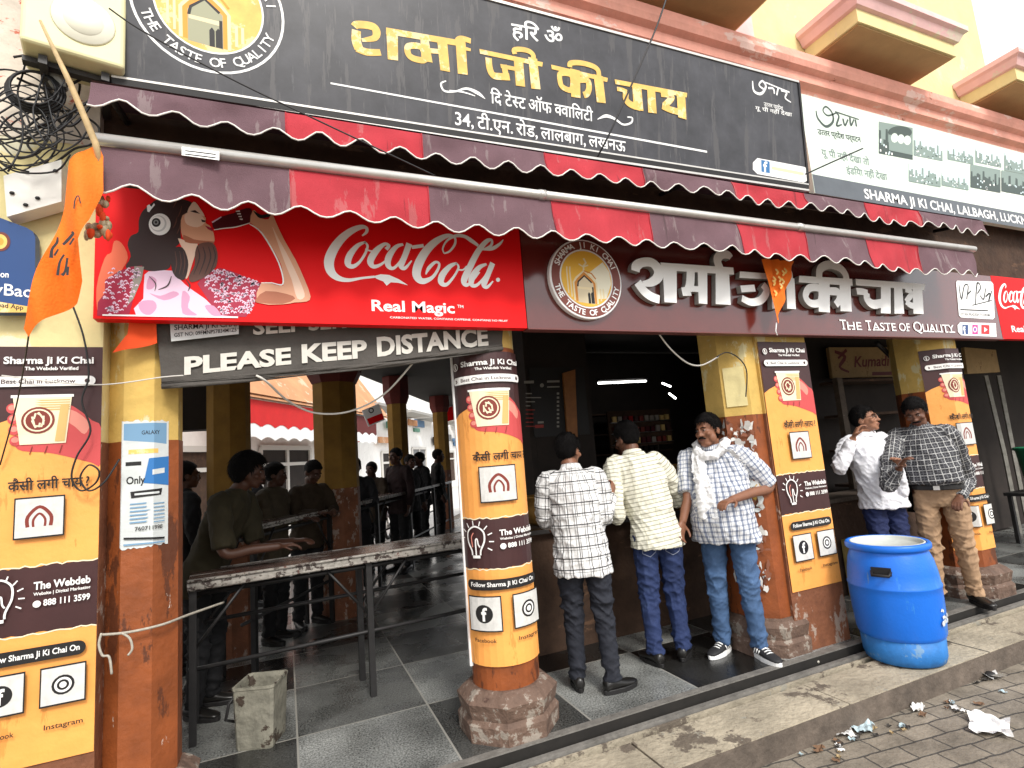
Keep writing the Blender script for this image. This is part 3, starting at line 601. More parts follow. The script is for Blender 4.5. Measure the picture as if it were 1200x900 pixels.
for p in ([(245,285,4),(250,320,7),(275,330,8),(292,305,7),(280,285,6),(268,300,5),(290,318,6)], [(300,310,6),(318,312,6),(322,330,5)], [(335,310,6),(330,335,5)], [(345,318,6),(365,325,6),(360,345,5),(380,360,3)], [(290,290,4),(375,325,4)]): a.stroke(p, GREYP if False else WHT, 4)
a.text(['\u0909', '~\u0924', '\u0924\u0930', ' ', '\u092a\u094d\u0930\u0926\u0947\u0936'], (285, 372), (352, 388), 12, WHT, .01)
a.text(['\u092f\u0942', ' ', '\u092a\u0940', ' ', '\u0928\u0939\u0940\u0902', ' ', '\u0926\u0947\u0916\u093e'], (255, 386), (384, 410), 12, WHT, .01)
a.poly([(262,556),(430,588),(436,600),(436,636),(425,642),(262,612),(246,596),(246,572)], WHT); a.poly([(275,562),(305,568),(306,610),(276,604)], mat('printed_blue', (.03, .16, .38), .5))
a.text('f', (283, 602), (298, 605), 34, WHT, .03); a.poly([(312,585),(425,607),(425,618),(312,596)], CRM)
a.build('corner_logo', BS)

# ---- pale tourism board beside it
GS = thing('tourism_board', (5.5, 2.9, 3.5), 'pale mint board with tourism pictures and white capitals on a dark bottom strip', 'sign board')
MINT = mat('mint_flex', (.70, .80, .70), .45, .10, 1.6, patches=[((.82, .85, .78), .55, 1.2, (1, 1, 1))])
yG = 2.90
mb = MB(); mb.box((4.13, yG, 3.53), (8.6, yG+.05, 4.445), MINT); mb.build('panel', GS)
SLATE = mat('slate_strip', (.10, .115, .13), .45, .15, 5)
a = Art((0, yG, 0), N1); a.poly3([Vector((4.135, yG, 3.53)), Vector((8.6, yG, 3.53)), Vector((8.6, yG, 3.70)), Vector((4.135, yG, 3.70))], SLATE); a.build('bottom_strip', GS)
a = Art((0, yG, 0), N1, lift=.003); a.zoom(920, 90, 4.2857)
a.text('SHARMA JI KI CHAI, LALBAGH, LUCKNOW', (400, 610), (1290, 757), 46, WHT, .02)
a.build('capital_lettering', GS)
a = Art((0, yG, 0), N1); a.zoom(920, 90, 4.2857); INK = mat('printed_ink_green', (.05, .075, .065), .5); INK2 = mat('printed_grey_green', (.22, .29, .26), .5); SKYP = mat('printed_pale_sky', (.62, .75, .78), .5)
for p in ([(155,170,5),(165,210,9),(205,250,11),(240,225,10),(235,180,8),(205,150,7),(190,170,6),(215,195,7),(260,180,5)], [(255,180,8),(270,200,8),(258,245,9),(285,240,5)], [(290,210,9),(300,245,8),(315,215,7)], [(325,205,9),(330,245,8),(345,215,6)], [(352,215,8),(358,250,8)], [(250,175,5),(370,215,5)]): a.stroke(p, INK, 5)
a.text(['\u0909', '~\u0924', '\u0924\u0930', ' ', '\u092a\u094d\u0930\u0926\u0947\u0936', ' ', '\u092a\u0930\u094d\u092f\u091f\u0928'], (165, 288), (382, 330), 24, INK, .015)
a.text(['\u092f\u0942', ' ', '\u092a\u0940', ' ', '\u0928\u0939\u0940\u0902', ' ', '\u0926\u0947\u0916\u093e', ' ', '\u0924\u094b'], (185, 395), (425, 445), 30, INK2, .01)
a.text(['\u0907\u0902\u0921\u093f\u092f\u093e', ' ', '\u0928\u0939\u0940\u0902', ' ', '\u0926\u0947\u0916\u093e'], (310, 485), (515, 520), 30, INK2, .01)
r3 = random.Random(11)
def picture(x0, y0, x1, y1, sl, dark):
    f = lambda x, y: (x0+(x1-x0)*x, y0+(y1-y0)*y+(x1-x0)*x*sl)
    a.poly([f(0, 0), f(1, 0), f(1, 1), f(0, 1)], SKYP if not dark else INK2)
    pts = [f(0, 1)]
    for i in range(15):
        h = r3.uniform(.3, .75) if i % 3 else r3.uniform(.15, .4)
        pts += [f(i/15, h), f((i+.9)/15, h+r3.uniform(-.05, .05))]
    a.poly(pts+[f(1, 1)], INK if dark else INK2)
    a.off(); a.hold = True
    for i in range(22):
        x, y = r3.uniform(.03, .9), r3.uniform(.5, .92); a.poly([f(x, y), f(x+.04, y), f(x+.04, y+.07), f(x, y+.07)], r3.choice([SKYP, INK, WHT]))
    a.hold = False
for args in ((470,225,640,385,.19,True), (645,300,790,395,.2,False), (815,345,945,415,.2,False), (955,355,1085,430,.2,False), (1100,380,1240,470,.2,False), (620,430,780,525,.19,False), (785,480,920,545,.19,False), (930,440,1080,555,.19,True), (1085,470,1260,575,.19,True)): picture(*args)
a.circle(575, 280, 60, INK, 20, 32); a.poly([(515,290),(635,315),(640,395),(520,370)], INK2)
for k in range(3): a.circle(548+k*32, 308+k*6, 18, MINT, 12, 24)
a.build('printed_pictures', GS)

# ---- brown board with raised white letters
BB = thing('shop_name_board', (3.5, 2.9, 2.3), 'glossy brown board with raised white Hindi letters and a round logo under the awning', 'sign board')
panel('panel', 1.378, 6.495, 2.312, 2.95, 2.902, .068, BROWNS, BB)
mb = MB(); mb.box((1.376, 2.892, 2.304), (6.495, 2.97, 2.3115), mat('brown_edge_trim', (.16, .05, .045), .4)); mb.build('edge_trim', BB)
D = .042
a = Art(P1, N1, lift=.002); a.zoom(620, 270, 4.615); a.side = mat('letter_side_grey', (.34, .33, .31), .5, .2, 30)
def g(pts, w=None, closed=False): a.stroke(pts, WHT, 5, closed, D, w)
def q(*pts): a.poly(pts, WHT, 0, D)
g([(555,232,46),(560,205,50),(590,186,44),(640,186,46),(675,220,54),(676,262,52),(640,292,40),(595,300,26)]); g([(566,292,46),(600,338,46),(640,368,44),(684,384,40)])
q((700,188),(776,192),(776,402),(710,398)); q((690,186),(1080,212),(1084,250),(692,226))
g([(852,225,46),(848,300,46),(838,330,44)]); g([(805,342,40),(850,338,46)]); g([(850,325),(905,330)], 28); q((888,215),(940,218),(940,408),(894,404))
q((985,210),(1056,216),(1066,412),(985,408)); g([(1008,215,44),(994,172,44),(1016,142,42),(1052,144,38),(1068,160,30)])
a.zoom(860, 270, 3.529)
q((6,178),(212,192),(212,214),(4,204)); g([(10,250),(68,246)], 24); g([(100,232,28),(116,258,28),(94,294,28),(52,304,26),(14,288,24)]); q((136,200),(168,202),(168,330),(138,330))
q((196,205),(230,206),(236,332),(200,330)); g([(150,196,26),(155,164,26),(185,156,26),(208,180,26),(212,210,26)])
q((250,195),(468,208),(470,236),(248,222)); g([(292,246),(336,250),(336,302),(298,308),(276,280)], 26, True); q((330,222),(375,226),(376,346),(330,342)); g([(372,258,26),(408,262,28),(416,290,26),(400,314,24)])
q((415,215),(460,220),(466,342),(420,340)); g([(332,205,28),(336,168,28),(372,150,28),(415,162,28),(440,190,28),(444,220,28)])
q((482,208),(768,228),(766,254),(484,234)); g([(486,258),(510,260),(532,266)], 22); g([(528,264,26),(530,292,30),(556,312,30),(600,304,26)]); q((586,228),(626,232),(626,350),(586,348))
q((640,232),(673,234),(682,350),(642,350)); g([(686,250,18),(706,258,19),(711,272,19),(698,290,19),(690,302,19)]); g([(690,300),(708,315),(742,320)], 20); q((716,236),(756,240),(762,352),(720,350))
a.build('raised_hindi_lettering', BB)
a = Art(P1, N1, lift=.002); a.zoom(860, 270, 3.529)
for s_, x0, x1, y0, y1, h in (('T', 441, 468, 409, 410, 40), ('HE', 470, 530, 410, 412, 32), ('T', 548, 572, 413, 413, 40), ('ASTE', 574, 672, 413, 416, 32), ('OF', 684, 730, 416, 417, 32), ('Q', 744, 780, 418, 419, 40), ('UALITY', 782, 912, 419, 423, 32)):
    a.text(s_, (x0, y0), (x1, y1), h, WHT, .008)
    n = len(s_)
    for i, ch in enumerate(s_):
        if ch in 'OQ': continue
        xc = x0+(x1-x0)*(i+.5)/n
        for dx in ((-.28, .28) if ch in 'HAUY' else (-.0,)):
            a.stroke([(xc+dx*(x1-x0)/n-6, y0+(y1-y0)*(i+.5)/n-1.5, 3.5), (xc+dx*(x1-x0)/n+6, y0+(y1-y0)*(i+.5)/n-1.5, 3.5)], WHT, 0)
a.build('tagline_lettering', BB)
a = Art(P1, N1); Lc = a.P(684, 329); r_ = (a.P(726, 330)-a.P(643, 326)).length/2
mb = MB(); rings = []
for y_, s_ in ((2.899, 1.0), (2.865, 1.0), (2.862, .985)): rings.append([(Lc.x+math.cos(k*math.pi/24)*r_*s_, y_, Lc.z+math.sin(k*math.pi/24)*r_*s_) for k in range(48)])
mb.loft(rings, WHT, False); disc = mb.build('logo_disc', BB)
a = Art((0, 2.861, 0), N1); Lc.y = 2.861
a.ring3(Lc, r_*.74, r_*.955, mat('logo_brown', (.19, .05, .035), .4)); a.disc3(Lc, r_*.70, mat('logo_yellow', (.80, .46, .05), .5)); 
pale = mat('logo_pale', (.84, .80, .62), .5); a.poly3(a.local(Lc, [(.0, .1), (.5, .45), (.66, .2), (.68, -.1), (.5, -.48), (.2, -.5)], r_), pale)
gate(a, Lc, r_*.69, mat('logo_ochre', (.62, .24, .03), .5), CRM, mat('logo_cream', (.7, .6, .4), .5))
a.ring_text('THE TASTE OF QUALITY', Lc, r_*.78, R(-168), R(-12), r_*.135, WHT, True, .02); a.ring_text('SHARMA JI KI CHAI', Lc, r_*.78, R(160), R(18), r_*.14, WHT, False, .02)
a.build('logo_print', disc)
a = Art(P1, N1); a.zoom(860, 270, 3.529)
a.poly([(922,208),(1064,212),(1072,222),(1078,360),(1070,368),(938,360),(930,352),(918,215)], WHT); a.poly([(935,380),(1082,384),(1086,440),(940,434),(926,420),(924,392)], WHT)
for p in ([(930,225,4),(940,285,6),(952,230,4),(968,230,5),(962,285,5)], [(965,265,5),(980,250,4)], [(998,310,4),(1005,220,6),(1020,235,5),(1006,262,4)], [(1018,270,5),(1032,285,5),(1040,240,4)], [(1040,275,5),(1058,260,5),(1052,295,4),(1066,250,4)], [(985,310,3),(1066,290,3)]): a.stroke(p, BLK, 4)
a.poly([(935,325),(1050,330),(1050,335),(935,330)], BLK); a.text('UTTAR PRADESH TOURISM', (936, 352), (1058, 356), 11, BLK, .01)
a.poly([(944,390),(968,391),(968,430),(944,429)], mat('social_navy', (.02, .06, .2), .4)); a.text('f', (950, 427), (962, 428), 30, WHT, .03)
a.poly([(985,390),(1008,391),(1008,430),(985,429)], mat('social_pink', (.55, .03, .25), .4)); a.circle(996, 410, 8, WHT, 16, 12); a.circle(996, 410, 5, mat('social_purple', (.3, .03, .4), .4), 12, 8)
a.poly([(1022,390),(1056,392),(1056,430),(1022,428)], mat('social_red', (.6, .01, .015), .4)); a.poly([(1034,400),(1048,411),(1034,421)], WHT)
a.build('side_logos', BB)
# ================================================================ POSTERS ON THE PILLARS
PO = mat('poster_orange', (.86, .365, .085), .5, .12, 3, .3, 9, patches=[((.70, .28, .06), .60, 4, (3, 3, .6)), ((.55, .25, .09), .69, 9, (1, 1, .4))]); PD = mat('poster_brown_black', (.05, .018, .018), .45, .25, 3, .12, 7); PW = mat('poster_white', (.82, .81, .78), .5)
HND = mat('printed_hand_red', (.55, .07, .07), .5); HNDL = mat('printed_hand_pink', (.72, .26, .2), .5); CUPC = mat('printed_cup', (.82, .72, .50), .5); CUPS = mat('printed_cup_shade', (.62, .42, .15), .5); LOGB = mat('printed_logo_brown', (.20, .03, .02), .5)
class Wrap:
    """print wrapped over a vertical surface whose plan is a polyline; u across, v down"""
    def __init__(s, path, z1, z0):
        s.p = [Vector((x, y, 0)) for x, y in path]; s.z1, s.z0 = z1, z0; s.mb = MB(); s.k = 0
        L = [0]
        for a, b in zip(s.p[:-1], s.p[1:]): L.append(L[-1]+(b-a).length)
        s.W = L[-1]; s.H = z1-z0; s.us = [l/L[-1] for l in L]
        s.nn = []
        for a, b in zip(s.p[:-1], s.p[1:]): t = (b-a).normalized(); s.nn.append(Vector((t.y, -t.x, 0)))
        s.vn = [s.nn[0]]+[((a+b).normalized())/max(.3, (a+b).normalized().dot(a)) for a, b in zip(s.nn[:-1], s.nn[1:])]+[s.nn[-1]]
    def at(s, u, v, d):
        u = min(max(u, 0), 1); i = 0
        while i < len(s.us)-2 and u > s.us[i+1]: i += 1
        t = (u-s.us[i])/(s.us[i+1]-s.us[i]); q = s.p[i].lerp(s.p[i+1], t)+s.vn[i].lerp(s.vn[i+1], t)*d
        q.z = s.z1-(s.z1-s.z0)*v; return q
    def put(s, V, F, m):
        s.k += 1; d = .0015+.0003*s.k; bm = bmesh.new(); vv = [bm.verts.new((a, b, 0)) for a, b in V]
        for f in F:
            try: bm.faces.new([vv[i] for i in f])
            except ValueError: pass
        for u in s.us[1:-1]: bmesh.ops.bisect_plane(bm, geom=bm.verts[:]+bm.edges[:]+bm.faces[:], plane_co=(u, 0, 0), plane_no=(1, 0, 0))
        bm.verts.index_update(); s.mb.add([s.at(v.co.x, v.co.y, d) for v in bm.verts], [[v.index for v in f.verts] for f in bm.faces], m); bm.free()
    def poly(s, pts, m, sm=0):
        if sm: pts = [tuple(p) for p in smooth_path(pts, sm, True)[:-1]]
        s.put(pts, tessellate_polygon([[Vector((a, b, 0)) for a, b in pts]]), m)
    def rrect(s, u0, u1, v0, v1, m):
        r = (v1-v0)/2; ru = r*s.H/s.W; c = (v0+v1)/2; pts = []
        for k in range(9): a = math.pi/2+math.pi*k/8; pts.append((u0+ru+ru*math.cos(a), c+r*math.sin(a)))
        for k in range(9): a = -math.pi/2+math.pi*k/8; pts.append((u1-ru+ru*math.cos(a), c+r*math.sin(a)))
        s.poly(pts, m)
    def ell(s, u, v, ru, m, n=22, ry=None): s.poly([(u+ru*math.cos(2*math.pi*k/n), v+(ry or ru*s.W/s.H)*math.sin(2*math.pi*k/n)) for k in range(n)], m)
    def line(s, pts, w, m, sm=5):
        k = s.W/s.H; q = smooth_path(pts, sm) if sm else [np.array(p, float) for p in pts]; L, Rr = [], []
        for i in range(len(q)):
            t = q[min(i+1, len(q)-1)]-q[max(i-1, 0)]; t = np.array((t[0], t[1]/k)); t /= np.linalg.norm(t)+1e-9; e = np.array((-t[1], t[0]*k))*w/2
            L.append(tuple(q[i]+e)); Rr.append(tuple(q[i]-e))
        n = len(L); s.put(L+Rr, [(i, i+1, n+i+1, n+i) for i in range(n-1)], m)
    def text(s, st, u0, u1, v, h, m, bold=.015):
        dev = isinstance(st, list); V, F = pieces(st, bold) if dev else text_mesh(st, bold); x0 = min(a[0] for a in V); x1 = max(a[0] for a in V); k = h/(HEAD if dev else CAP)
        s.put([(u0+(u1-u0)*(a[0]-x0)/(x1-x0), v-a[1]*k) for a in V], F, m)
def poster(path, z1, z0, label, du=0., tear=False):
    o = thing('poster', (path[0][0], path[0][1], z0), label, 'poster', 'tall orange tea posters on the pillars')
    W = Wrap(path, z1, z0); rr = random.Random(int(path[0][0]*100))
    def wob(u0, u1, v, n=24, a=.003): return [(u0+(u1-u0)*i/n, v+rr.uniform(-a, a)) for i in range(n+1)]
    W.poly([(0, 0), (1, 0)]+[(1+0*k, v) for k, v in ((0, .5), (0, 1))]+[(0, 1)], PO); W.build_sheet = W.mb.build('sheet', o)
    W.mb = MB()
    W.poly([(0, 0), (1, 0), (1, .30), (.8, .25), (.5, .22), (.25, .185), (.1, .20), (0, .215)], PD)
    W.mb.build('dark_header', o); W.mb = MB(); W.poly([(0, .545)]+wob(0, 1, .548)[::1]+wob(1, 0, .705), PD)
    for v in (.5465, .7065): W.line(wob(0, 1, v), .012, CUPC, 0)
    W.mb.build('dark_band', o); W.mb = MB()
    # hand and cup
    U = lambda u: u+du
    W.poly([(U(.70), .155), (U(.80), .165), (U(.92), .195), (1.0, .215), (1.0, .31), (.93, .305), (U(.72), .285), (U(.55), .272), (U(.36), .265), (U(.30), .25), (U(.33), .235), (U(.5), .25), (U(.66), .22)], HND, 3)
    W.poly([(U(.72), .165), (U(.82), .178), (U(.9), .205), (U(.86), .23), (U(.78), .21), (U(.70), .19)], HNDL, 3)
    for k in range(4): W.ell(U(.27+.012*k), .158+.027*k, .05, HND, 14, .013); W.ell(U(.265+.012*k), .156+.027*k, .03, HNDL, 12, .007)
    for k in range(3): W.line([(U(.42+.12*k), .275), (U(.44+.12*k), .255)], .008, LOGB, 2)
    W.poly([(U(.27), .128), (U(.75), .128), (U(.71), .250), (U(.34), .250)], CUPC); W.poly([(U(.255), .125), (U(.765), .125), (U(.765), .132), (U(.255), .132)], PW)
    for k in range(5): W.poly([(U(.45), .138+.006*k), (U(.735), .138+.006*k), (U(.734), .141+.006*k), (U(.5), .141+.006*k)], CUPS)
    W.poly([(U(.66), .15), (U(.73), .15), (U(.70), .245), (U(.62), .245)], CUPS)
    W.ell(U(.48), .190, .135, LOGB); W.ell(U(.48), .190, .115, CUPC); W.ell(U(.48), .190, .10, LOGB)
    for k in range(9): a = k*2.4; W.line([(U(.48)+.07*math.cos(a)*rr.random(), .19+.02*math.sin(a)), (U(.48)+.05*math.cos(a+1), .19+.018*math.sin(a+1.3))], .016, CUPC, 2)
    W.mb.build('cup_picture', o); W.mb = MB()
    W.text('Sharma Ji Ki Chai', .19+du*.3, .93, .045, .017, PW, .03); W.text('The Webdeb Verified', .36+du*.3, .80, .062, .0085, PW, .025)
    W.mb.build('heading_lettering', o); W.mb = MB(); W.ell(.10+du*.3, .042, .045, PW); W.ell(.10+du*.3, .042, .034, PD); W.line([(.10+du*.3, .05), (.095+du*.3, .035)], .02, PW, 2)
    W.rrect(.05, .95, .078, .104, PW); W.text('Best Chai in Lucknow', .18, .78, .0965, .011, PD, .015); W.line([(.10, .087), (.12, .093), (.10, .096)], .014, PD, 3); W.ell(.88, .091, .022, PD)
    W.mb.build('search_bar', o); W.mb = MB()
    W.text(['\u0915\u0948\u0938\u0940', ' ', '\u0932\u0917\u0940', ' ', '\u091a\u093e\u092f', ' ', '?'], .27, .92, .362, .021, BLK, .02)
    W.mb.build('hindi_lettering', o); W.mb = MB()
    W.text('The Webdeb', .50, .95, .602, .017, PW, .03); W.text('Website | Digital Marketing', .50, .95, .616, .007, PW, .02); W.text('888 111 3599', .58, .95, .642, .014, PW, .025); W.ell(.53, .636, .032, PW)
    cu, cv, k = .24, .615, W.W/W.H
    W.line([(cu-.05, cv+.045), (cu-.055, cv+.03), (cu-.10, cv+.0), (cu-.09, cv-.03), (cu, cv-.045), (cu+.09, cv-.03), (cu+.10, cv+.0), (cu+.055, cv+.03), (cu+.05, cv+.045)], .018, PW)
    W.line([(cu-.045, cv+.05), (cu+.045, cv+.05)], .03, PW, 0); W.line([(cu, cv+.045), (cu, cv), (cu+.02, cv-.005), (cu+.03, cv+.012), (cu+.05, cv+.02)], .015, PW); W.line([(cu-.04, cv+.02), (cu-.05, cv-.01), (cu-.02, cv-.025)], .012, HNDL)
    for q in range(9):
        a = math.pi*(1.05+q*1.1/8+.85/8)-math.pi*.1; W.line([(cu+.15*math.cos(a), cv+.15*k*math.sin(a)*1.1), (cu+.20*math.cos(a), cv+.20*k*math.sin(a)*1.1)], .012, PW, 0)
    W.mb.build('bulb_advert', o); W.mb = MB()
    W.rrect(.10, .93, .735, .768, BLK); W.text('Follow Sharma Ji Ki Chai On', .15, .88, .757, .013, PW, .02)
    W.mb.build('follow_strip', o); W.mb = MB()
    W.text('Facebook', .16, .40, .925, .011, BLK, .015); W.text('Instagram', .62, .92, .925, .011, BLK, .015)
    W.mb.build('caption_lettering', o); W.mb = MB()
    for u0, u1, v0 in ((.33, .73, .380), (.10, .47, .785), (.58, .94, .785)):
        h = (u1-u0)*W.W/W.H; W.poly([(u0, v0), (u1, v0), (u1, v0+h), (u0, v0+h)], BLK); W.poly([(u0+.012, v0+.004), (u1-.012, v0+.004), (u1-.012, v0+h-.004), (u0+.012, v0+h-.004)], mat('printed_code_field', (.60, .59, .56), .6, .15, 30)); cu_, cv_, k_ = (u0+u1)/2, v0+h/2, W.W/W.H
        if u0 == .33:
            W.line([(cu_-.09, cv_+.09*k_), (cu_-.09, cv_-.01*k_), (cu_, cv_-.10*k_), (cu_+.09, cv_-.01*k_), (cu_+.09, cv_+.09*k_)], .03, LOGB, 5); W.line([(cu_-.045, cv_+.09*k_), (cu_-.045, cv_+.02*k_), (cu_, cv_-.035*k_), (cu_+.045, cv_+.02*k_), (cu_+.045, cv_+.09*k_)], .02, LOGB, 5)
        elif u0 == .10: W.ell(cu_, cv_, .095, BLK); W.text('f', cu_-.028, cu_+.036, cv_+.07*k_, .13*k_, PW, .03)
        else:
            W.rrect(cu_-.09, cu_+.09, cv_-.09*k_, cv_+.09*k_, BLK); W.ell(cu_, cv_, .068, PW); W.ell(cu_, cv_, .048, BLK); W.ell(cu_, cv_, .028, PW)
        W.mb.build('blank_field', o); W.mb = MB()
    return o
poster([(-1.205, 2.994), (-.769, 2.994)], 2.20, .455, 'orange tea poster on the wall at the left edge, crossed by black wires')
c2a = lambda a: (C2[0]+.208*math.cos(R(a)), C2[1]+.208*math.sin(R(a)))
poster([c2a(-178+11.2*k) for k in range(14)], 2.19, .385, 'orange tea poster wrapped round the round pillar left of the three men')
poster([(3.345, 2.994), (3.865, 2.994)], 2.27, .42, 'orange tea poster on the square pier between the scarf man and the barrel')
poster([(5.53, 3.13), (5.676, 2.984), (5.884, 2.984), (5.955, 3.056)], 2.23, .40, 'orange tea poster on the far right pillar behind the dark checked shirt')
mb = MB()     # white lath down the left edge of the wrapped poster
p_ = c2a(-181); mb.box((p_[0]-.012, p_[1]-.012, .36), (p_[0]+.006, p_[1]+.006, 2.2), WHT); mb.build('poster_edging', BL)

# torn bill on the first pillar and the torn bills on the side of the third
def facet(cx, cy, ap, k):   # front-facing facet of an octagon: returns two plan points, left to right
    v = octagon(cx, cy, ap); return v
t = thing('torn_bill', (-.6, 3.04, 1.3), 'weathered pale blue and white bill with the word Only, pasted on the brown pillar', 'bill', 'pasted paper bills')
v = octagon(-.635, 3.19, .15); fl = sorted([p for p in v if p[1] < 3.06]); W = Wrap([(fl[0][0]-.004, fl[0][1]+.004), fl[0], fl[1], (fl[1][0]+.05, fl[1][1]+.05)], 1.86, 1.26)
PAPW = mat('weathered_paper', (.58, .61, .60), .8, .12, 9, .2, 20, patches=[((.40, .42, .4), .66, 9, (1, 1, 1))]); PBLU = mat('faded_blue_ink', (.16, .30, .45), .7); PBL2 = mat('strong_blue_ink', (.03, .16, .42), .7)
rr = random.Random(3); edge = lambda a, b, v_: [(a+(b-a)*i/18, v_+rr.uniform(-.012, .012)) for i in range(19)]
W.poly(edge(0, 1, .012)+edge(1, 0, .985), PAPW)
W.poly([(.05, .03), (.95, .03), (.95, .20), (.05, .16)], PBLU); W.text('GALAXY', .4, .78, .12, .03, BLK); W.poly([(.15, .235), (.75, .235), (.75, .27), (.15, .27)], GOLD)
W.poly([(.1, .33), (.4, .33), (.4, .36), (.1, .36)], BLK); W.poly([(.55, .31), (1, .30), (1, .53), (.45, .50)], PBL2); W.text('Only', .12, .48, .50, .055, BLK, .02); W.poly([(.62, .40), (.9, .39), (.9, .43), (.62, .44)], PAPW)
W.poly([(.2, .56), (.85, .55), (.82, .60), (.22, .61)], BLK); W.poly([(.28, .575), (.78, .572), (.78, .588), (.28, .59)], PAPW)
for k in range(6): W.poly([(.2, .65+.028*k), (.5+.1*rr.random(), .65+.028*k), (.5, .66+.028*k), (.2, .66+.028*k)], PBLU); W.poly([(.65, .66+.028*k), (.9, .66+.028*k), (.9, .668+.028*k), (.65, .668+.028*k)], PBLU)
W.text('760711998', .3, .85, .86, .03, BLK, .01); W.poly([(.1, .9), (.9, .93), (.9, .945), (.1, .915)], BLK); W.poly([(.1, .95), (.9, .96), (.9, .97), (.1, .962)], PBLU)
W.mb.build('paper', t)
t = thing('torn_bills', (3.2, 3.0, .9), 'layers of shredded white and brown bills on the left side of the square pier', 'bill', 'pasted paper bills')
mb = MB(); rr = random.Random(5); k = 0
sv = [p for p in octagon(3.33, 3.26, .237)]
lf = min(sv, key=lambda p: p[0]+p[1]*0.0001)
faces = [((3.093+.001, 3.36), (3.093+.001, 3.16)), ((3.095, 3.158), (3.23, 3.023)), ((3.3335, 3.03), (3.3335, 3.0))]
TB = [mat('bill_white', (.68, .66, .62), .85, .2, 20), mat('bill_grey', (.45, .43, .40), .85, .2, 20), mat('bill_brown', (.24, .09, .05), .85, .2, 20), mat('bill_yellow', (.60, .38, .08), .85, .2, 20), PAPW]
for i in range(330):
    fa = faces[0] if rr.random() < .4 else faces[1]
    A, B = Vector((*fa[0], 0)), Vector((*fa[1], 0)); tt = (B-A).normalized(); nn = Vector((tt.y, -tt.x, 0)); Ln = (B-A).length
    s0 = rr.uniform(-.02, Ln-.03); wd = rr.uniform(.015, .065); z = rr.uniform(1.02, 1.66) if rr.random() < .82 else rr.uniform(.45, 1.0); h = rr.uniform(.02, .12); pts = []
    for j in range(9):
        a = 2*math.pi*j/9; r_ = rr.uniform(.35, 1.0); x = min(max(s0+wd*.5+wd*.6*math.cos(a)*r_, 0), Ln); pts.append(A+tt*x+Vector((0, 0, z+h*.5*math.sin(a)*r_))+nn*(.002+.0001*k))
    k += 1; mb.add(pts, [tuple(range(9))], rr.choice([TB[0], TB[0], TB[1], TB[1], TB[2], TB[2], TB[2], TB[4]]) if not (1.05 < z < 1.2 and i % 3 == 0) else TB[3])
mb.build('shreds', t)
mb = MB(); a = Art((3.095+.0675, 3.09, 0), Vector((-1, -1, 0)), mb)
A, B = Vector((3.11, 3.143, 1.79)), Vector((3.215, 3.038, 1.79))
a.poly3([A, B, B+Vector((0, 0, .30)), A+Vector((0, 0, .30))], CREAM); mb.build('cream_sheet', t)

# ================================================================ CLOTH BANNER, FLAGS, WIRES, BOXES
BAN = mat('grey_banner_cloth', (.075, .068, .06), .85, .2, 6, .3, 40)
t = thing('cloth_banner', (.4, 3.05, 2.1), 'sagging dark grey cloth banner with PLEASE KEEP DISTANCE in white capitals', 'banner')
yb = 3.012
A = [on_y(*p, yb) for p in ((183, 380), (590, 380), (588, 408), (190, 452))]
mb = MB(); n, rws = 60, 8; vs = []
for i in range(n+1):
    s_ = i/n; top = A[0].lerp(A[1], s_); bot = A[3].lerp(A[2], s_); bot.z -= .02*math.sin(math.pi*s_)
    for k in range(rws+1):
        q_ = k/rws; p = top.lerp(bot, q_); p.y += .004*math.sin(s_*9) if k < rws-1 else -.012*abs(math.sin(s_*23+1)); vs.append(p)
mb.add(vs, [(i*(rws+1)+k, i*(rws+1)+k+1, (i+1)*(rws+1)+k+1, (i+1)*(rws+1)+k) for i in range(n) for k in range(rws)], BAN, True); mb.build('cloth', t)
mb = MB()
for k in range(5):
    mb.tube([A[3].lerp(A[2], i/14)+Vector((0, -.012-.006*math.sin(i*1.3+k*2), -.012+.007*k-.02*math.sin(math.pi*i/14))) for i in range(15)], [.007+.004*math.sin(i*.9+k) for i in range(15)], BAN, 6)
mb.build('rolled_hem', t)
a = Art((0, yb-.008, 0), N1); BANW = mat('banner_white', (.62, .60, .54), .8, .1, 20); a.zoom(180, 370, 2.727)
a.text('PLEASE', (98, 187), (440, 152), 52, BANW, .04); a.text('KEEP', (474, 149), (683, 131), 54, BANW, .04); a.text('DISTANCE', (715, 128), (1070, 92), 56, BANW, .04); a.flush('large_lettering', t)
a.text('SELF SERVICE', (318, 60), (760, 26), 46, BANW, .03); a.build('white_lettering', t)
t2 = thing('licence_plate_notice', (-.4, 2.96, 2.25), 'small white notice with a tax number at the top left corner of the grey banner', 'notice')
a = Art((0, 2.985, 0), N1); a.zoom(180, 370, 2.727)
P4 = [a.P(*p) for p in ((52, 22), (272, 18), (272, 58), (56, 82))]; mb = MB(); mb.add([p for p in P4]+[p+Vector((0, .006, 0)) for p in P4], [(0, 1, 2, 3), (7, 6, 5, 4), (0, 4, 5, 1), (1, 5, 6, 2), (2, 6, 7, 3), (3, 7, 4, 0)], PAPW); mb.build('plate', t2)
a.text('SHARMA JI KI CHAI', (66, 46), (265, 34), 16, BLK); a.text('GST NO: 09FMNPS7834M1Z5', (66, 68), (265, 50), 12, BLK); a.build('lettering', t2)

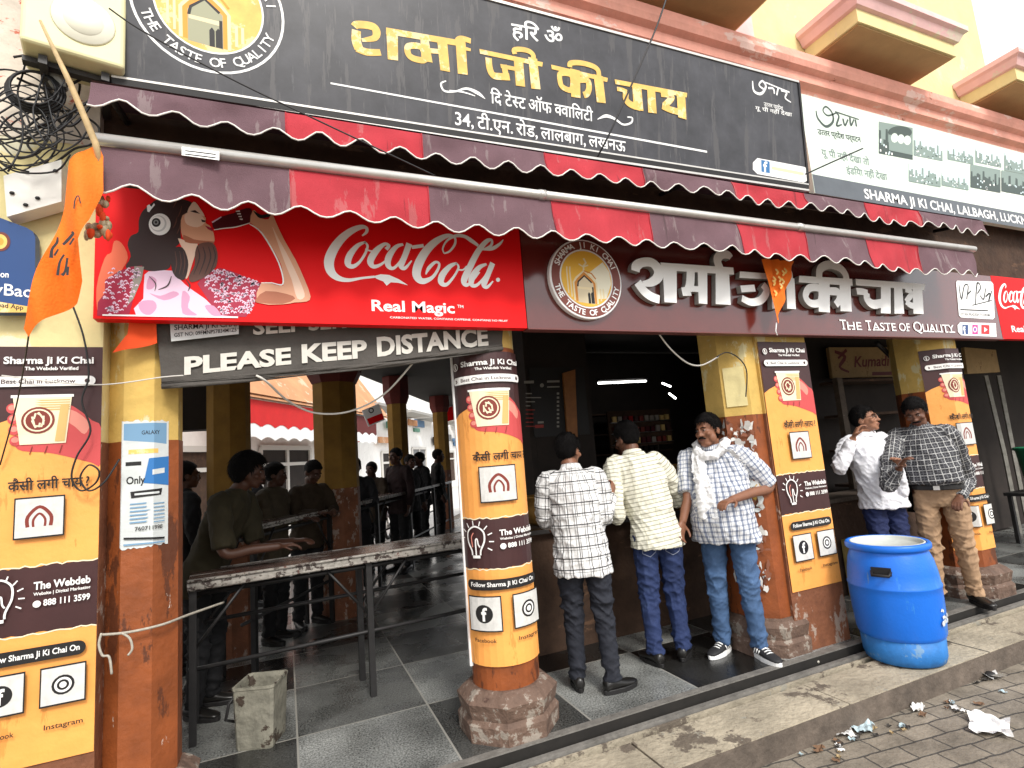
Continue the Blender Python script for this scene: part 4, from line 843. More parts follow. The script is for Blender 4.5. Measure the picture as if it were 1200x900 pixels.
FLO = mat('saffron_cloth', (.85, .17, .008), .8, .12, 5, .2, 90); FLR = mat('red_orange_cloth', (.70, .07, .01), .8, .1, 5)
def flag(name, label, outline, y, m, fold, marks=None, parts=True):
    t = thing(name, on_y(*outline[0], y), label, 'flag', 'saffron flags')
    P = [on_y(px, py, y) for px, py in outline]
    tr = tessellate_polygon([P]); bm = bmesh.new(); vv = [bm.verts.new(p) for p in P]
    for f in tr: bm.faces.new([vv[i] for i in f])
    bmesh.ops.subdivide_edges(bm, edges=bm.edges[:], cuts=6, use_grid_fill=True); bmesh.ops.triangulate(bm, faces=bm.faces)
    for v in bm.verts: v.co.y += fold(v.co.x, v.co.z)
    bm.verts.index_update(); mb = MB(); mb.add([v.co.copy() for v in bm.verts], [[v.index for v in f.verts] for f in bm.faces], m, True); bm.free(); mb.build('cloth', t)
    return t
t = flag('flag', 'large saffron flag hanging from the bamboo stick beside the red sign', [(110,160),(118,178),(120,222),(108,262),(96,285),(97,330),(86,352),(62,372),(32,394),(26,384),(42,345),(58,290),(72,240),(76,215),(82,190),(98,176)], 2.50, FLO, lambda x, z: .035*math.sin(x*38+z*5)+.02*math.sin(x*17-z*8))
a = Art((0, 2.44, 0), N1); a.zoom(0, 190, 3.915)
for p in ([(235,440,16),(240,400,12),(262,370,12),(265,345,8)], [(250,430,10),(268,400,8)], [(265,520,12),(275,460,10),(295,425,9)], [(285,520,16),(300,500,10),(310,440,10)], [(310,520,10),(312,480,12)], [(290,380,12),(310,360,14),(335,330,12),(330,320,9)], [(320,380,8),(340,350,8)], [(340,215,5),(345,175,6),(360,155,5),(370,190,5)]): a.stroke(p, BLK, 4)
a.build('dark_lettering', t); bigflag = t
mb = MB(); q0, q1 = on_y(47, 24, 2.46), on_y(112, 168, 2.53); mb.tube([q0, q0.lerp(q1, .5)+Vector((.006, 0, 0)), q1, on_y(118, 200, 2.55)], [.005, .011, .013, .012], mat('bamboo', (.50, .36, .18), .6, .3, 20), 8)
tag(mb.build('bamboo_stick', None, q1), 'thin bamboo stick leaning up across the pale box with the saffron flag at its foot', 'stick')
t = flag('flag', 'small saffron pennant hanging point-down over the raised Hindi letters', [(894,303),(931,306),(922,340),(914,368),(910,380),(906,360),(900,330)], 2.78, FLO, lambda x, z: .015*math.sin(x*60))
mb = MB(); mb.tube([on_y(910, 378, 2.78), on_y(909, 388, 2.78), on_y(911, 393, 2.78)], .004, WHT, 6); mb.build('tassel', t)
a = Art((0, 2.76, 0), N1); r9 = random.Random(9)
for i in range(9): x = r9.uniform(905, 920); y_ = r9.uniform(312, 345); a.stroke([(x, y_, 2), (x+3, y_+3, 2.5), (x+1, y_+6, 1.5)], GOLD, 2)
a.build('gold_print', t)
flag('flag', 'red-orange cloth corner showing under the left end of the red sign', [(183,377),(184,402),(160,408),(131,413),(150,392),(152,377)], 2.97, FLR, lambda x, z: .01*math.sin(x*40))
# crumpled silver garland bundle beside the flag
GAR = mat('tinsel_bundle', (.34, .27, .16), .4, .6, 40); mb = MB()
rg = random.Random(2)
for i in range(26):
    x, y_ = rg.uniform(100, 128), rg.uniform(232, 278); p = on_y(x, y_, 2.6+rg.uniform(-.02, .02)); mb.ell(p, (rg.uniform(.008, .02), .014, rg.uniform(.01, .03)), GAR if i % 3 else FLR, None, 7, 5)
tag(mb.build('garland_bundle', None, on_y(112, 255, 2.6)), 'crumpled glittery garland bundle between the saffron flag and the red sign', 'garland')

# box on the wall, top left
AC = thing('air_conditioner_unit', on_y(75, 40, 2.75), 'cream outdoor air conditioner unit with a round fan cover at the top left corner', 'air conditioner')
IV = mat('yellowed_plastic', (.74, .69, .40), .5, .08, 4); IVS = mat('yellowed_plastic_edge', (.78, .76, .62), .5)
c0 = on_y(22, 45, 2.62); ux = Vector((math.cos(R(13)), math.sin(R(13)), 0)); uy = Vector((-ux.y, ux.x, 0)); cw, chh, cdp = .36, .42, .22
mb = MB(); cc = c0+ux*cw/2+Vector((0, 0, chh/2))+uy*cdp/2; mb.obox(cc, ux*cw/2, uy*cdp/2, Vector((0, 0, chh/2)), IV)
o = mb.build('casing', AC); bv = o.modifiers.new('b', 'BEVEL'); bv.width = .018; bv.segments = 3
mb = MB(); fc = c0+ux*cw*.58+Vector((0, 0, chh*.42))
for k, (r0, r1, d0, d1) in enumerate(((.115, .11, .001, .008), (.075, .07, .008, .011))):
    mb.loft([[fc+ux*(r_*math.cos(j*math.pi/16))+Vector((0, 0, r_*math.sin(j*math.pi/16)))-uy*d_ for j in range(32)] for r_, d_ in ((r0, 0), (r1, d1))], IVS)
mb.build('fan_cover', AC)
mb = MB(); mb.obox(c0+ux*cw*.5+uy*cdp*.5+Vector((0, 0, -.02)), ux*cw*.5, uy*.02, Vector((0, 0, .012)), DSTEEL); mb.obox(c0+ux*cw*.8+uy*.3+Vector((0, 0, -.03)), ux*.015, uy*.25, Vector((0, 0, .02)), DSTEEL); mb.obox(c0+ux*cw*.2+uy*.3+Vector((0, 0, -.03)), ux*.015, uy*.25, Vector((0, 0, .02)), DSTEEL); mb.build('bracket', AC)
JB = thing('junction_box', on_y(40, 220, 2.95), 'white rectangular junction box below the tangle of cables', 'box')
P4 = [on_y(*p, 2.90) for p in ((4, 206), (72, 187), (72, 236), (8, 254))]; mb = MB(); mb.add(P4+[p+Vector((0, .09, 0)) for p in P4], [(0, 1, 2, 3), (7, 6, 5, 4), (0, 4, 5, 1), (1, 5, 6, 2), (2, 6, 7, 3), (3, 7, 4, 0)], mat('white_enclosure', (.80, .78, .72), .5, .06, 6)); mb.build('casing', JB)
mb = MB()
for px, py in ((14, 226), (65, 200), (30, 240), (44, 232)): p = on_y(px, py, 2.895); mb.ell(p, (.010, .006, .008), BLK, None, 8, 5)
mb.build('knob', JB)
BS2 = thing('blue_sign', on_y(20, 320, 2.93), 'blue sign with white words and an orange strip at the left edge', 'sign')
a = Art((0, 2.925, 0), N1); a.zoom(0, 190, 3.915); P5 = [a.P(*p) for p in ((-60, 225), (0, 255), (120, 300), (150, 318), (162, 345), (160, 640), (140, 690), (-60, 690))]; mb = MB(); n = len(P5)
mb.add(P5+[p+Vector((0, .05, 0)) for p in P5], [tuple(range(n)), tuple(range(2*n-1, n-1, -1))]+[(i, (i+1) % n, n+(i+1) % n, n+i) for i in range(n)], mat('sign_blue', (.012, .055, .19), .4, .05, 4)); mb.build('panel', BS2)
a.circle(4, 365, 44, mat('badge_brown', (.16, .03, .015), .5)); a.circle(0, 365, 34, GOLD); a.circle(0, 365, 18, ORG_)
a.text('on', (2, 528), (40, 530), 28, WHT, .015); a.text('yBao', (-30, 606), (152, 622), 52, WHT, .01)
a.poly([(-60, 632), (140, 664), (136, 690), (-60, 690)], GOLD); a.text('load App', (-20, 663), (108, 678), 20, BLK, .02); a.build('lettering', BS2)

# cables
CAB = mat('black_cable', (.012, .012, .013), .5); CABW = mat('pale_cable', (.62, .60, .55), .6)
rw = random.Random(21)
def cable(name, pts, r, m, label, grp=None):
    mb = MB(); mb.tube([Vector(p) for p in smooth_path(pts, 8)], r, m, 6); return tag(mb.build(name, None, Vector(pts[0])), label, 'cable', grp)
t = thing('cable_tangle', on_y(50, 140, 2.85), 'tangled bundle of black cables looped on the wall under the pale box', 'cables')
for i in range(15):
    cx, cy = rw.uniform(0, 75), rw.uniform(95, 175); rx, ry = rw.uniform(22, 60), rw.uniform(18, 52); yy = rw.uniform(2.72, 2.92); a0 = rw.uniform(0, 6.28); sp = rw.uniform(3.5, 7.5)
    pts = [on_y(cx+rx*math.cos(a0+sp*k/9)+rw.uniform(-4, 4), cy+ry*math.sin(a0+sp*k/9)+k*rw.uniform(-1, 2), yy+.02*math.sin(k)) for k in range(10)]
    mb = MB(); mb.tube([Vector(p) for p in smooth_path(pts, 5)], rw.choice([.003, .004, .0055]), CAB, 5); mb.build('loop', t)
for i in range(16):
    x0, y0, x1, y1 = rw.uniform(-10, 60), rw.uniform(90, 170), rw.uniform(60, 118), rw.uniform(60, 190); yy = rw.uniform(2.74, 2.92); sg = rw.uniform(5, 35)
    pts = [on_y(x0+(x1-x0)*k/5, y0+(y1-y0)*k/5+sg*math.sin(math.pi*k/5), yy) for k in range(6)]
    mb = MB(); mb.tube([Vector(p) for p in smooth_path(pts, 5)], rw.choice([.003, .004, .006]), CAB, 5); mb.build('strand', t)
mb = MB()
for k in range(4): c = on_y(42, 108, 2.80); mb.tube([c+Vector(((.105-.008*k)*math.cos(j*.3), -.01*k, (.10-.007*k)*math.sin(j*.3))) for j in range(22)], .006, CAB, 6)
mb.build('coil', t)
# cable clutter, back plates and a plastic bottle among the cables
mb = MB(); p = on_y(62, 82, 2.82); mb.tube([p+Vector((-.02, 0, .06)), p+Vector((.0, 0, -.02)), p+Vector((.03, 0, -.09))], [.03, .036, .03], mat('grey_pipe', (.35, .36, .33), .5, .1, 9), 10); tag(mb.build('grey_pipe', None, p), 'short grey plastic pipe end among the cables under the pale box', 'pipe')
cable('overhead_wire', [on_y(128, 10, 2.5), on_y(170, 38, 2.48), on_y(270, 92, 2.45), on_y(370, 140, 2.42), on_y(510, 206, 2.4)], .0035, CAB, 'thin dark wire slanting down across the black board from the pale box')
cable('overhead_wire', [on_y(788, -25, 2.3), on_y(770, 30, 2.32), on_y(742, 95, 2.36), on_y(715, 155, 2.42), on_y(700, 184, 2.5)], .0055, CAB, 'thick black cable crossing the gold letters of the black board from the top edge')
cable('wire_stub', [on_y(944, 204, 2.6), on_y(975, 190, 2.55), on_y(1011, 174, 2.5)], .006, CAB, 'short dark rod sticking out at the corner of the black board over the mint board')
cable('hanging_cable', [on_y(300, 440, 2.98), on_y(312, 447, 3.0), on_y(338, 470, 3.2), on_y(370, 484, 3.3), on_y(410, 482, 3.3), on_y(450, 462, 3.2), on_y(485, 424, 3.02)], .006, CABW, 'white cable sagging below the grey banner in front of the inner pillars', 'pale sagging cables')
cable('hanging_cable', [on_y(770, 388, 3.0), on_y(785, 408, 3.05), on_y(805, 425, 3.1), on_y(822, 428, 3.08), on_y(842, 418, 3.02)], .006, CABW, 'white cable sagging from the brown board to the yellow top of the middle pillar', 'pale sagging cables')
cable('hanging_cable', [on_y(840, 418, 3.01), on_y(852, 413, 2.985), on_y(866, 420, 2.985), on_y(875, 435, 2.985), on_y(874, 465, 2.985)], .0045, CAB, 'black cable curving over the yellow plaster of the middle pillar')
cable('thin_wire', [on_y(2, 440, 2.96), on_y(110, 451, 2.95), on_y(190, 442, 2.96), on_y(215, 440, 2.97)], .003, CABW, 'thin pale wire stretched across the head of the leftmost poster')
cable('looped_wire', [on_y(84, 355, 2.93), on_y(98, 395, 2.93), on_y(104, 440, 2.94), on_y(96, 470, 2.94), on_y(106, 505, 2.94), on_y(90, 535, 2.94), on_y(84, 560, 2.94), on_y(95, 575, 2.94), on_y(112, 566, 2.94), on_y(116, 552, 2.93), on_y(104, 545, 2.93), on_y(94, 560, 2.93), on_y(104, 575, 2.93), on_y(122, 565, 2.93), on_y(140, 538, 2.95)], .004, CAB, 'black wire looping down over the printed hand on the leftmost poster')
mb = MB(); mb.tube([Vector(p) for p in smooth_path([on_y(34, 390, 2.52), on_y(28, 430, 2.7), on_y(18, 480, 2.9), on_y(0, 545, 2.97)], 8)], .0028, CAB, 6); mb.build('cord', bigflag)
cable('pale_rope', [on_y(118, 744, 2.95), on_y(150, 741, 2.985), on_y(190, 732, 3.02), on_y(222, 720, 3.2), on_y(262, 706, 3.5)], .006, mat('dull_rope', (.38, .35, .29), .8, .3, 60), 'pale rope tied round the brown pillar at knee height')
mb = MB()
for q in ([(119, 742), (116, 755), (120, 768), (128, 770), (131, 790)], [(143, 742), (152, 748), (155, 760), (150, 768)]): mb.tube([Vector(p) for p in smooth_path([on_y(x, y, 2.93) for x, y in q], 5)], .005, MATS['dull_rope'], 6)
tag(mb.build('rope_end', None, on_y(119, 742, 2.93)), 'loose ends of the pale rope dangling beside the lowest part of the leftmost poster', 'rope')
# ================================================================ OBJECTS ON THE GROUND AND IN THE SHOP
BLUE = mat('blue_barrel_plastic', (.010, .15, .66), .36, .10, 3, .08, 60, patches=[((.03, .20, .62), .58, 5, (1, 1, .3)), ((.10, .22, .50), .68, 14, (1, 1, .25)), ((.02, .06, .2), .70, 9, (1.5, 1.5, .3))]); BLUEL = mat('scuffed_blue_plastic', (.02, .155, .44), .55, .3, 10, .1, 50, patches=[((.12, .24, .40), .60, 8, (1, 1, 1))])
PALEP = mat('pale_lid_plastic', (.55, .58, .54), .5, .15, 8)
Bc = on_z(1061, 770, -.06); BH = .80
t = thing('plastic_barrel', Bc, 'tall bright blue plastic barrel standing on the kerb strip', 'barrel')
s_ = .335/.335
prof = [(.20, 0), (.235, .012), (.247, .05), (.252, .17)]
mb = MB(); mb.lathe([(p*s_, z*BH/.8) for p, z in prof], Bc, BLUEL); mb.lathe([(.252, .1705), (.259, .178), (.266, .20), (.276, .34), (.279, .46), (.2795, .50), (.284, .508), (.284, .516), (.278, .524), (.272, .60), (.258, .68), (.242, .725), (.236, .74), (.236, .752), (.256, .756), (.262, .764), (.262, .788), (.254, .80), (.236, .80), (.231, .79), (.231, .765), (.225, .76)], Bc, BLUE, 56, False)
mb.build('body', t)
mb = MB(); mb.lathe([(.2305, .796), (.226, .80), (.219, .799), (.215, .788), (.212, .772), (.001, .768)], Bc, PALEP, 48, False); mb.build('lid', t)
hd = Vector((-.93, -.37, 0)); tg = Vector((.37, -.93, 0)); hc = Bc+hd*.266+Vector((0, 0, .635)); mb = MB()
mb.obox(hc+hd*.006, tg*.058, hd*.008, Vector((0, 0, .026)), BLK); mb.tube([hc+tg*-.055+hd*.01, hc+tg*-.05+hd*.045+Vector((0, 0, -.02)), hc+tg*.05+hd*.045+Vector((0, 0, -.02)), hc+tg*.055+hd*.01], .010, BLK, 8); mb.build('handle', t)
mb = MB(); rb = random.Random(8); lc = Vector((.25, -.968, 0))
for i in range(16):
    th = R(-80)+rb.uniform(-.16, .16); z = .33+rb.uniform(-.045, .045); pts = []
    for j in range(7):
        a = 6.283*j/7; rr_ = rb.uniform(.4, 1); aa = th+.055*math.cos(a)*rr_; pts.append(Bc+Vector((.2785*math.cos(aa), .2785*math.sin(aa), z+.018*math.sin(a)*rr_)))
    mb.add([p+Vector((p.x-Bc.x, p.y-Bc.y, 0)).normalized()*(.002+.0003*i) for p in pts], [tuple(range(7))], PAPW)
mb.build('torn_label', t)

# steel counters
TOPM = mat('worn_counter_top', (.10, .06, .05), .2, .5, 7, .1, 40, patches=[((.45, .42, .38), .56, 6, (.3, 3, 1)), ((.10, .03, .02), .60, 9, (1, 1, 1))])
CEDG = mat('corroded_counter_edge', (.30, .28, .25), .4, .4, 30, .3, 60, patches=[((.05, .035, .03), .53, 20, (1, 1, 1)), ((.12, .03, .02), .62, 9, (1, 1, 1))])
BLS = mat('black_counter_steel', (.018, .017, .017), .5, .4, 20)
def counter(A, B, depth, h, label, posts, ap=.06):
    A, B = Vector(A), Vector(B); d = (B-A).normalized(); n = Vector((-d.y, d.x, 0)); t = thing('standing_counter', (A.x, A.y, 0), label, 'counter', 'standing counters in the tea hall')
    L = (B-A).length; c = (A+B)/2+n*depth/2
    mb = MB(); mb.obox(c+Vector((0, 0, h-.012)), d*L/2, n*depth/2, Vector((0, 0, .012)), TOPM); mb.build('top', t)
    mb = MB(); mb.obox((A+B)/2-n*.006+Vector((0, 0, h-ap/2+.004)), d*(L/2+.003), n*.005, Vector((0, 0, ap/2)), CEDG); mb.tube([A-n*.014+Vector((0, 0, h-.004)), B-n*.014+Vector((0, 0, h-.004))], .010, CEDG, 6); mb.tube([A-n*.014+Vector((0, 0, h-ap+.008)), B-n*.014+Vector((0, 0, h-ap+.008))], .010, CEDG, 6); mb.obox((A+B)/2+n*(depth+.006)+Vector((0, 0, h-ap/2+.004)), d*(L/2+.003), n*.005, Vector((0, 0, ap/2)), CEDG); mb.build('edge_strip', t)
    mb = MB(); mb.tube([A+n*.05+Vector((0, 0, h-.09)), B+n*.05+Vector((0, 0, h-.09))], .016, BLS, 6); mb.tube([A+n*.05+Vector((0, 0, .42)), B+n*.05+Vector((0, 0, .42))], .014, BLS, 6); mb.build('rail', t)
    mb = MB(); mb.tube([A+n*(depth-.03)+Vector((0, 0, .62)), B+n*(depth-.03)+Vector((0, 0, .62))], .014, BLS, 6); mb.build('rail', t)
    for f in posts:
        for k in (.03, depth-.03):
            p = A+d*(L*f)+n*k; mb = MB(); mb.obox(p+Vector((0, 0, (h-.03)/2)), d*.02, n*.02, Vector((0, 0, (h-.03)/2)), BLS)
            for s in (-1, 1):
                if 0 <= f+s*.1 <= 1: mb.tube([p+Vector((0, 0, h-.42)), p+d*(s*.3)+Vector((0, 0, h-.05))], .010, BLS, 6)
            mb.build('leg', t)
    return t
counter((-.56, 3.93, 0), (1.62, 4.12, 0), .40, .95, 'long stained counter nearest the street with a corroded pale edge', (.012, .5, .985))
counter((-.29, 4.46+.4, 0), (3.05, 10.6, 0), .34, 1.15, 'second counter slanting away into the dark hall behind the nearest one', (.02, .22, .42, .62, .82, .98), .035)
# dustbin
t = thing('dustbin', (-.16, 3.80, 0), 'small boxy grimy rubbish tin under the left end of the nearest counter', 'bin')
DB = mat('grimy_grey_tin', (.20, .19, .15), .6, .5, 9, .4, 30, patches=[((.05, .035, .025), .56, 7, (1, 1, 1)), ((.42, .40, .33), .66, 6, (1, 1, 1))]); mb = MB()
sqr = lambda r, z: [Vector((-.16, 3.80, z))+Vector((r*math.cos(a_), r*math.sin(a_), 0)) for a_ in (R(20), R(28), R(110), R(118), R(200), R(208), R(290), R(298))]; mb.loft([sqr(r, z) for r, z in ((.135, 0), (.138, .01), (.150, .20), (.155, .325), (.160, .33), (.16, .345), (.147, .345), (.142, .32), (.12, .03), (.005, .025))], DB, False); mb.build('body', t)
mb = MB(); mb.tube([(-.29, 3.80, .29), (-.33, 3.78, .25), (-.345, 3.77, .17), (-.30, 3.80, .14)], .009, BLS, 6); mb.build('handle', t)

# tea shop interior
t = thing('menu_board', (2.55, 4.98, 2.0), 'black wall menu with rows of small white prices behind the round pillar', 'menu')
panel('board', 2.34, 2.99, 1.72, 2.44, 4.985, .012, BLK, t)
a = Art((0, 4.984, 0), N1); MENU = mat('menu_ink', (.30, .29, .26), .6); MENR = mat('menu_red_ink', (.35, .04, .03), .6)
rm = random.Random(6)
a.zoom(600, 390, 5); a.poly([(70, 282), (128, 280), (128, 296), (70, 298)], MENU); a.poly([(205, 280), (278, 278), (278, 290), (205, 292)], MENU); a.poly([(205, 314), (278, 312), (278, 320), (205, 322)], MENU); a.circle(175, 308, 12, MENU, 14)
for k, (i_, p_) in enumerate((('CHAI', '20'), ('BUN MAKHAN', '40'), ('SAMOSA', '15'), ('BUN', '25'), ('COFFEE', '30'), ('LASSI', '50'), ('TOAST', '30'), ('WATER', '20'), ('BISCUIT', '10'))):
    y_ = 362+k*24; a.poly([(262, y_-12), (276, y_-12), (276, y_), (262, y_)], MENU); a.poly([(80, y_-9), (80+9*len(i_), y_-9), (80+9*len(i_), y_-3), (80, y_-3)], MENR if k > 3 else MENU)
a.poly([(150, 520), (185, 518), (185, 530), (150, 532)], MENU); a.poly([(135, 540), (185, 538), (185, 556), (135, 558)], MENR); a.build('lettering', t)
mb = MB(); P4 = [on_y(*p, 4.95) for p in ((660, 437), (674, 433), (677, 512), (665, 507))]
mb.add(P4+[p+Vector((0, .03, 0)) for p in P4], [(0, 1, 2, 3), (7, 6, 5, 4), (0, 4, 5, 1), (1, 5, 6, 2), (2, 6, 7, 3), (3, 7, 4, 0)], mat('varnished_wood', (.30, .12, .035), .5, .3, 9)); tag(mb.build('wooden_plank', None, P4[0]), 'brown varnished plank standing at the right edge of the menu board', 'plank')
TUBE = mat('lit_tube_and_reflection', (1, .98, .94), .4, emit=4)
t = thing('tube_light_or_reflection', on_y(728, 447, 6.4), 'lit white fluorescent tube on the dark back wall of the tea shop', 'lamp', 'tube lights in the shop')
mb = MB(); mb.tube([on_y(701, 449, 6.4), on_y(757, 446.5, 6.4)], .014, TUBE, 8); mb.build('tube', t)
mb = MB(); mb.tube([on_y(700, 446, 6.44), on_y(758, 443.5, 6.44)], .022, BLS, 6); mb.build('fitting', t)
for k, (p0, p1) in enumerate((((776, 449), (786, 453)), ((784, 461), (792, 467)))):  # two emissive streaks stand in for light reflections, no lamps there
    mb = MB(); mb.tube([on_y(*p0, 6.5), on_y(*p1, 6.5)], .014, TUBE, 6); tag(mb.build('tube_light_or_reflection', None, on_y(*p0, 6.5)), ('glowing reflection streak right of the long fluorescent tube, upper of the two slanting ones', 'glowing reflection streak right of the long fluorescent tube, lower of the two slanting ones')[k], 'lamp', 'tube lights in the shop')
t = thing('serving_counter', (2.9, 4.3, 0), 'dark serving counter of the tea shop in front of the three men', 'counter')
mb = MB(); mb.box((1.75, 4.05, .0), (4.6, 4.10, .92), DKBR); mb.build('front_panel', t); mb = MB(); mb.box((1.72, 3.98, .921), (4.62, 4.55, .955), mat('dark_granite_top', (.03, .028, .028), .2)); mb.build('top', t)
PAN = mat('brass_pan', (.24, .13, .03), .4, .3, 9, metal=.4); STP = mat('stainless_steel', (.35, .35, .34), .3, .1, 8, metal=.9)
def pot(x, y, r, h, m, label, grp=None):
    t = thing('cooking_pot', (x, y, .956), label, 'pot', grp); mb = MB(); mb.lathe([(r*.75, 0), (r*.95, .03), (r, h*.6), (r*.94, h), (r*1.05, h+.01), (r*1.05, h+.02), (r*.9, h+.02), (r*.9, h*.8), (.001, h*.78)], (x, y, .956), m, 24); mb.build('body', t)
    mb = MB()
    for s in (-1, 1): mb.tube([(x+s*r*.98, y-.03, .956+h*.75), (x+s*(r+.05), y, .956+h*.8), (x+s*r*.98, y+.03, .956+h*.75)], .008, m, 6)
    mb.build('handle', t)
pot(3.72, 4.4, .26, .36, PAN, 'big dull brass pot on the serving counter behind the man with the scarf', 'pots on the serving counter'); pot(2.05, 4.3, .17, .22, PAN, 'dull brass pot on the serving counter beside the round pillar', 'pots on the serving counter'); pot(2.78, 4.35, .12, .30, STP, 'tall steel pot on the serving counter between the two men with their backs turned', 'pots on the serving counter')
t = thing('wall_shelf', (3.6, 6.9, 1.5), 'dark shelf with rows of small steel glasses at the back of the tea shop', 'shelf'); mb = MB()
for z in (1.45, 1.75, 2.05): mb.box((3.3, 6.9, z), (5.6, 7.2, z+.02), DKBR)
mb.build('board', t)
gl = None
for z, n in ((1.471, 9), (1.771, 9)):
    for i in range(n):
        x = 4.55+i*.105
        if gl is None:
            mb = MB(); mb.lathe([(.025, 0), (.034, .09), (.036, .092), (.030, .09), (.001, .01)], (x, 7.0, z), STP, 10); gl = mb.build('steel_glass', None, (x, 7.0, z)); g_ = gl
        else:
            g_ = gl.copy(); COL.objects.link(g_); g_.location = (x, 7.0, z)
        tag(g_, 'small steel glass in the two rows on the dark back shelf', 'glass', 'steel glasses on the back shelf')
MILK = mat('aluminium_can', (.45, .45, .44), .35, .2, 10, metal=.8)
for i_, (x_, y_, r_, h_, l_) in enumerate(((3.05, 4.42, .085, .30, 'tall aluminium milk can on the serving counter behind the striped shirt'), (3.28, 4.36, .10, .20, 'squat aluminium kettle on the serving counter beside the milk can'), (2.35, 4.42, .07, .26, 'narrow aluminium flask on the serving counter between the two turned backs'))):
    t = thing(('milk_can', 'kettle', 'flask')[i_], (x_, y_, .956), l_, ('can', 'kettle', 'flask')[i_]); mb = MB(); mb.lathe([(r_, 0), (r_*1.02, .02), (r_, h_*.65), (r_*.6, h_*.82), (r_*.58, h_*.95), (r_*.7, h_), (.001, h_*1.02)], (x_, y_, .956), MILK, 20); mb.build('body', t)
    mb = MB(); mb.tube([(x_-r_*.9, y_, .956+h_*.7), (x_-r_*.5, y_, .956+h_*1.2), (x_+r_*.5, y_, .956+h_*1.2), (x_+r_*.9, y_, .956+h_*.7)], .008, MILK, 6); mb.build('handle', t)
t = thing('packet_rack', (3.9, 6.2, 1.3), 'dim wire rack of small packets hanging in the tea shop right of the lit tube', 'rack'); mb = MB()
mb.box((4.05, 6.25, 1.55), (5.1, 6.28, 2.05), DKBR); mb.build('back_board', t); rk = random.Random(14)
for r_ in range(3):
    mb = MB(); mb.box((4.07, 6.20, 1.585+.15*r_), (5.08, 6.245, 1.592+.15*r_), STP)
    for c_ in range(11): x_ = 4.1+c_*.088; mb.box((x_, 6.205, 1.594+.15*r_), (x_+.06, 6.235, 1.66+.15*r_+.02*rk.random()), rk.choice([GREYP, REDD, LOGB, BOT, PD, CUPS]))
    mb.build('packet_row', t)
# right-hand shop
t = thing('hanging_shop_board', on_y(1018, 425, 4.5), 'tan board with red script lettering over the dark shop right of the square pier', 'sign board')
TANB = mat('tan_board', (.34, .22, .09), .7, .25, 6, patches=[((.22, .13, .05), .6, 6, (1, 1, 1))]); MRI = mat('maroon_script_ink', (.13, .012, .012), .6)
P4 = [on_y(*p, 4.5) for p in ((971, 407), (1064, 407), (1062, 441), (976, 443))]; mb = MB(); mb.add(P4+[p+Vector((0, .04, 0)) for p in P4], [(0, 1, 2, 3), (7, 6, 5, 4), (0, 4, 5, 1), (1, 5, 6, 2), (2, 6, 7, 3), (3, 7, 4, 0)], TANB); mb.build('panel', t)
a = Art((0, 4.498, 0), N1); V_ = a.text('Kumadi L', (1001, 430), (1052, 428), 12, MRI, .02, shear=.3); a.poly([(1022,436),(1058,435),(1058,439),(1022,440)], MRI)
for p in ([(978, 412, 3), (990, 418, 4), (984, 430, 3), (995, 436, 2)], [(982, 420, 2), (992, 410, 3)]): a.stroke(p, MRI, 4)
a.build('script_lettering', t)
t = thing('hanging_shop_board', on_y(1150, 420, 4.2), 'plain tan board high in the dark opening right of the far right pillar', 'sign board')
P4 = [on_y(*p, 4.2) for p in ((1130, 407), (1167, 410), (1172, 436), (1134, 438))]; mb = MB(); mb.add(P4+[p+Vector((0, .04, 0)) for p in P4], [(0, 1, 2, 3), (7, 6, 5, 4), (0, 4, 5, 1), (1, 5, 6, 2), (2, 6, 7, 3), (3, 7, 4, 0)], TANB); mb.build('panel', t)
t = thing('shop_cabinet', (6.2, 4.3, 0), 'dark wooden display cabinet frame in the shop behind the two men on the right', 'cabinet'); mb = MB()
for p in ((5.85, 4.2), (7.5, 4.2)): mb.box((p[0], p[1], 0), (p[0]+.09, p[1]+.06, 2.15), mat('dusty_wood_frame', (.085, .06, .04), .7, .4, 14, patches=[((.2, .17, .13), .62, 20, (1, 1, 1))]))
mb.build('frame', t); mb = MB()
for z in (.9, 1.3, 1.7, 2.1): mb.box((5.94, 4.2, z), (7.5, 4.5, z+.03), DKBR)
mb.build('shelf', t)
mb = MB(); mb.box((4.1, 3.75, 0), (6.6, 4.1, .86), DKBR); ct = mb.build('shop_counter', None, (5.3, 3.9, 0)); tag(ct, 'low dark counter behind the man in the white shirt', 'counter')
mb = MB(); mb.box((4.08, 3.72, .861), (6.62, 4.12, .90), mat('ribbed_counter_edge', (.09, .07, .055), .6, .5, 40)); mb.build('top', ct)
mb = MB(); p = on_y(1000, 632, 3.70); mb.box((p.x-.16, 3.55, .0), (p.x+.14, 3.71, .52), mat('yellowed_carton', (.34, .26, .09), .7, .4, 8, patches=[((.1, .08, .04), .6, 9, (1, 1, 1))])); tag(mb.build('carton', None, (p.x, 3.6, 0)), 'old yellowish carton on the floor beside the square pier, behind the barrel', 'box')
t = thing('awning_post', on_y(1066, 470, 3.6), 'black forked post holding up the brown board left of the far right poster', 'post')
mb = MB(); mb.tube([on_y(1068, 600, 3.6), on_y(1066, 480, 3.6), on_y(1063, 430, 3.6)], .035, BLS, 8); mb.build('pole', t); mb = MB(); mb.tube([on_y(1063, 436, 3.6), on_y(1028, 402, 3.45)], .025, BLS, 8); mb.build('brace', t); mb = MB(); mb.tube([on_y(1064, 432, 3.6), on_y(1098, 404, 3.45)], .018, DSTEEL, 8); mb.build('brace', t)
t = thing('door_frame', (8.6, 4.3, 0), 'pale weathered door frame in the dark opening at the far right', 'door frame'); FRM = mat('weathered_frame_paint', (.26, .25, .22), .7, .4, 12)
mb = MB()
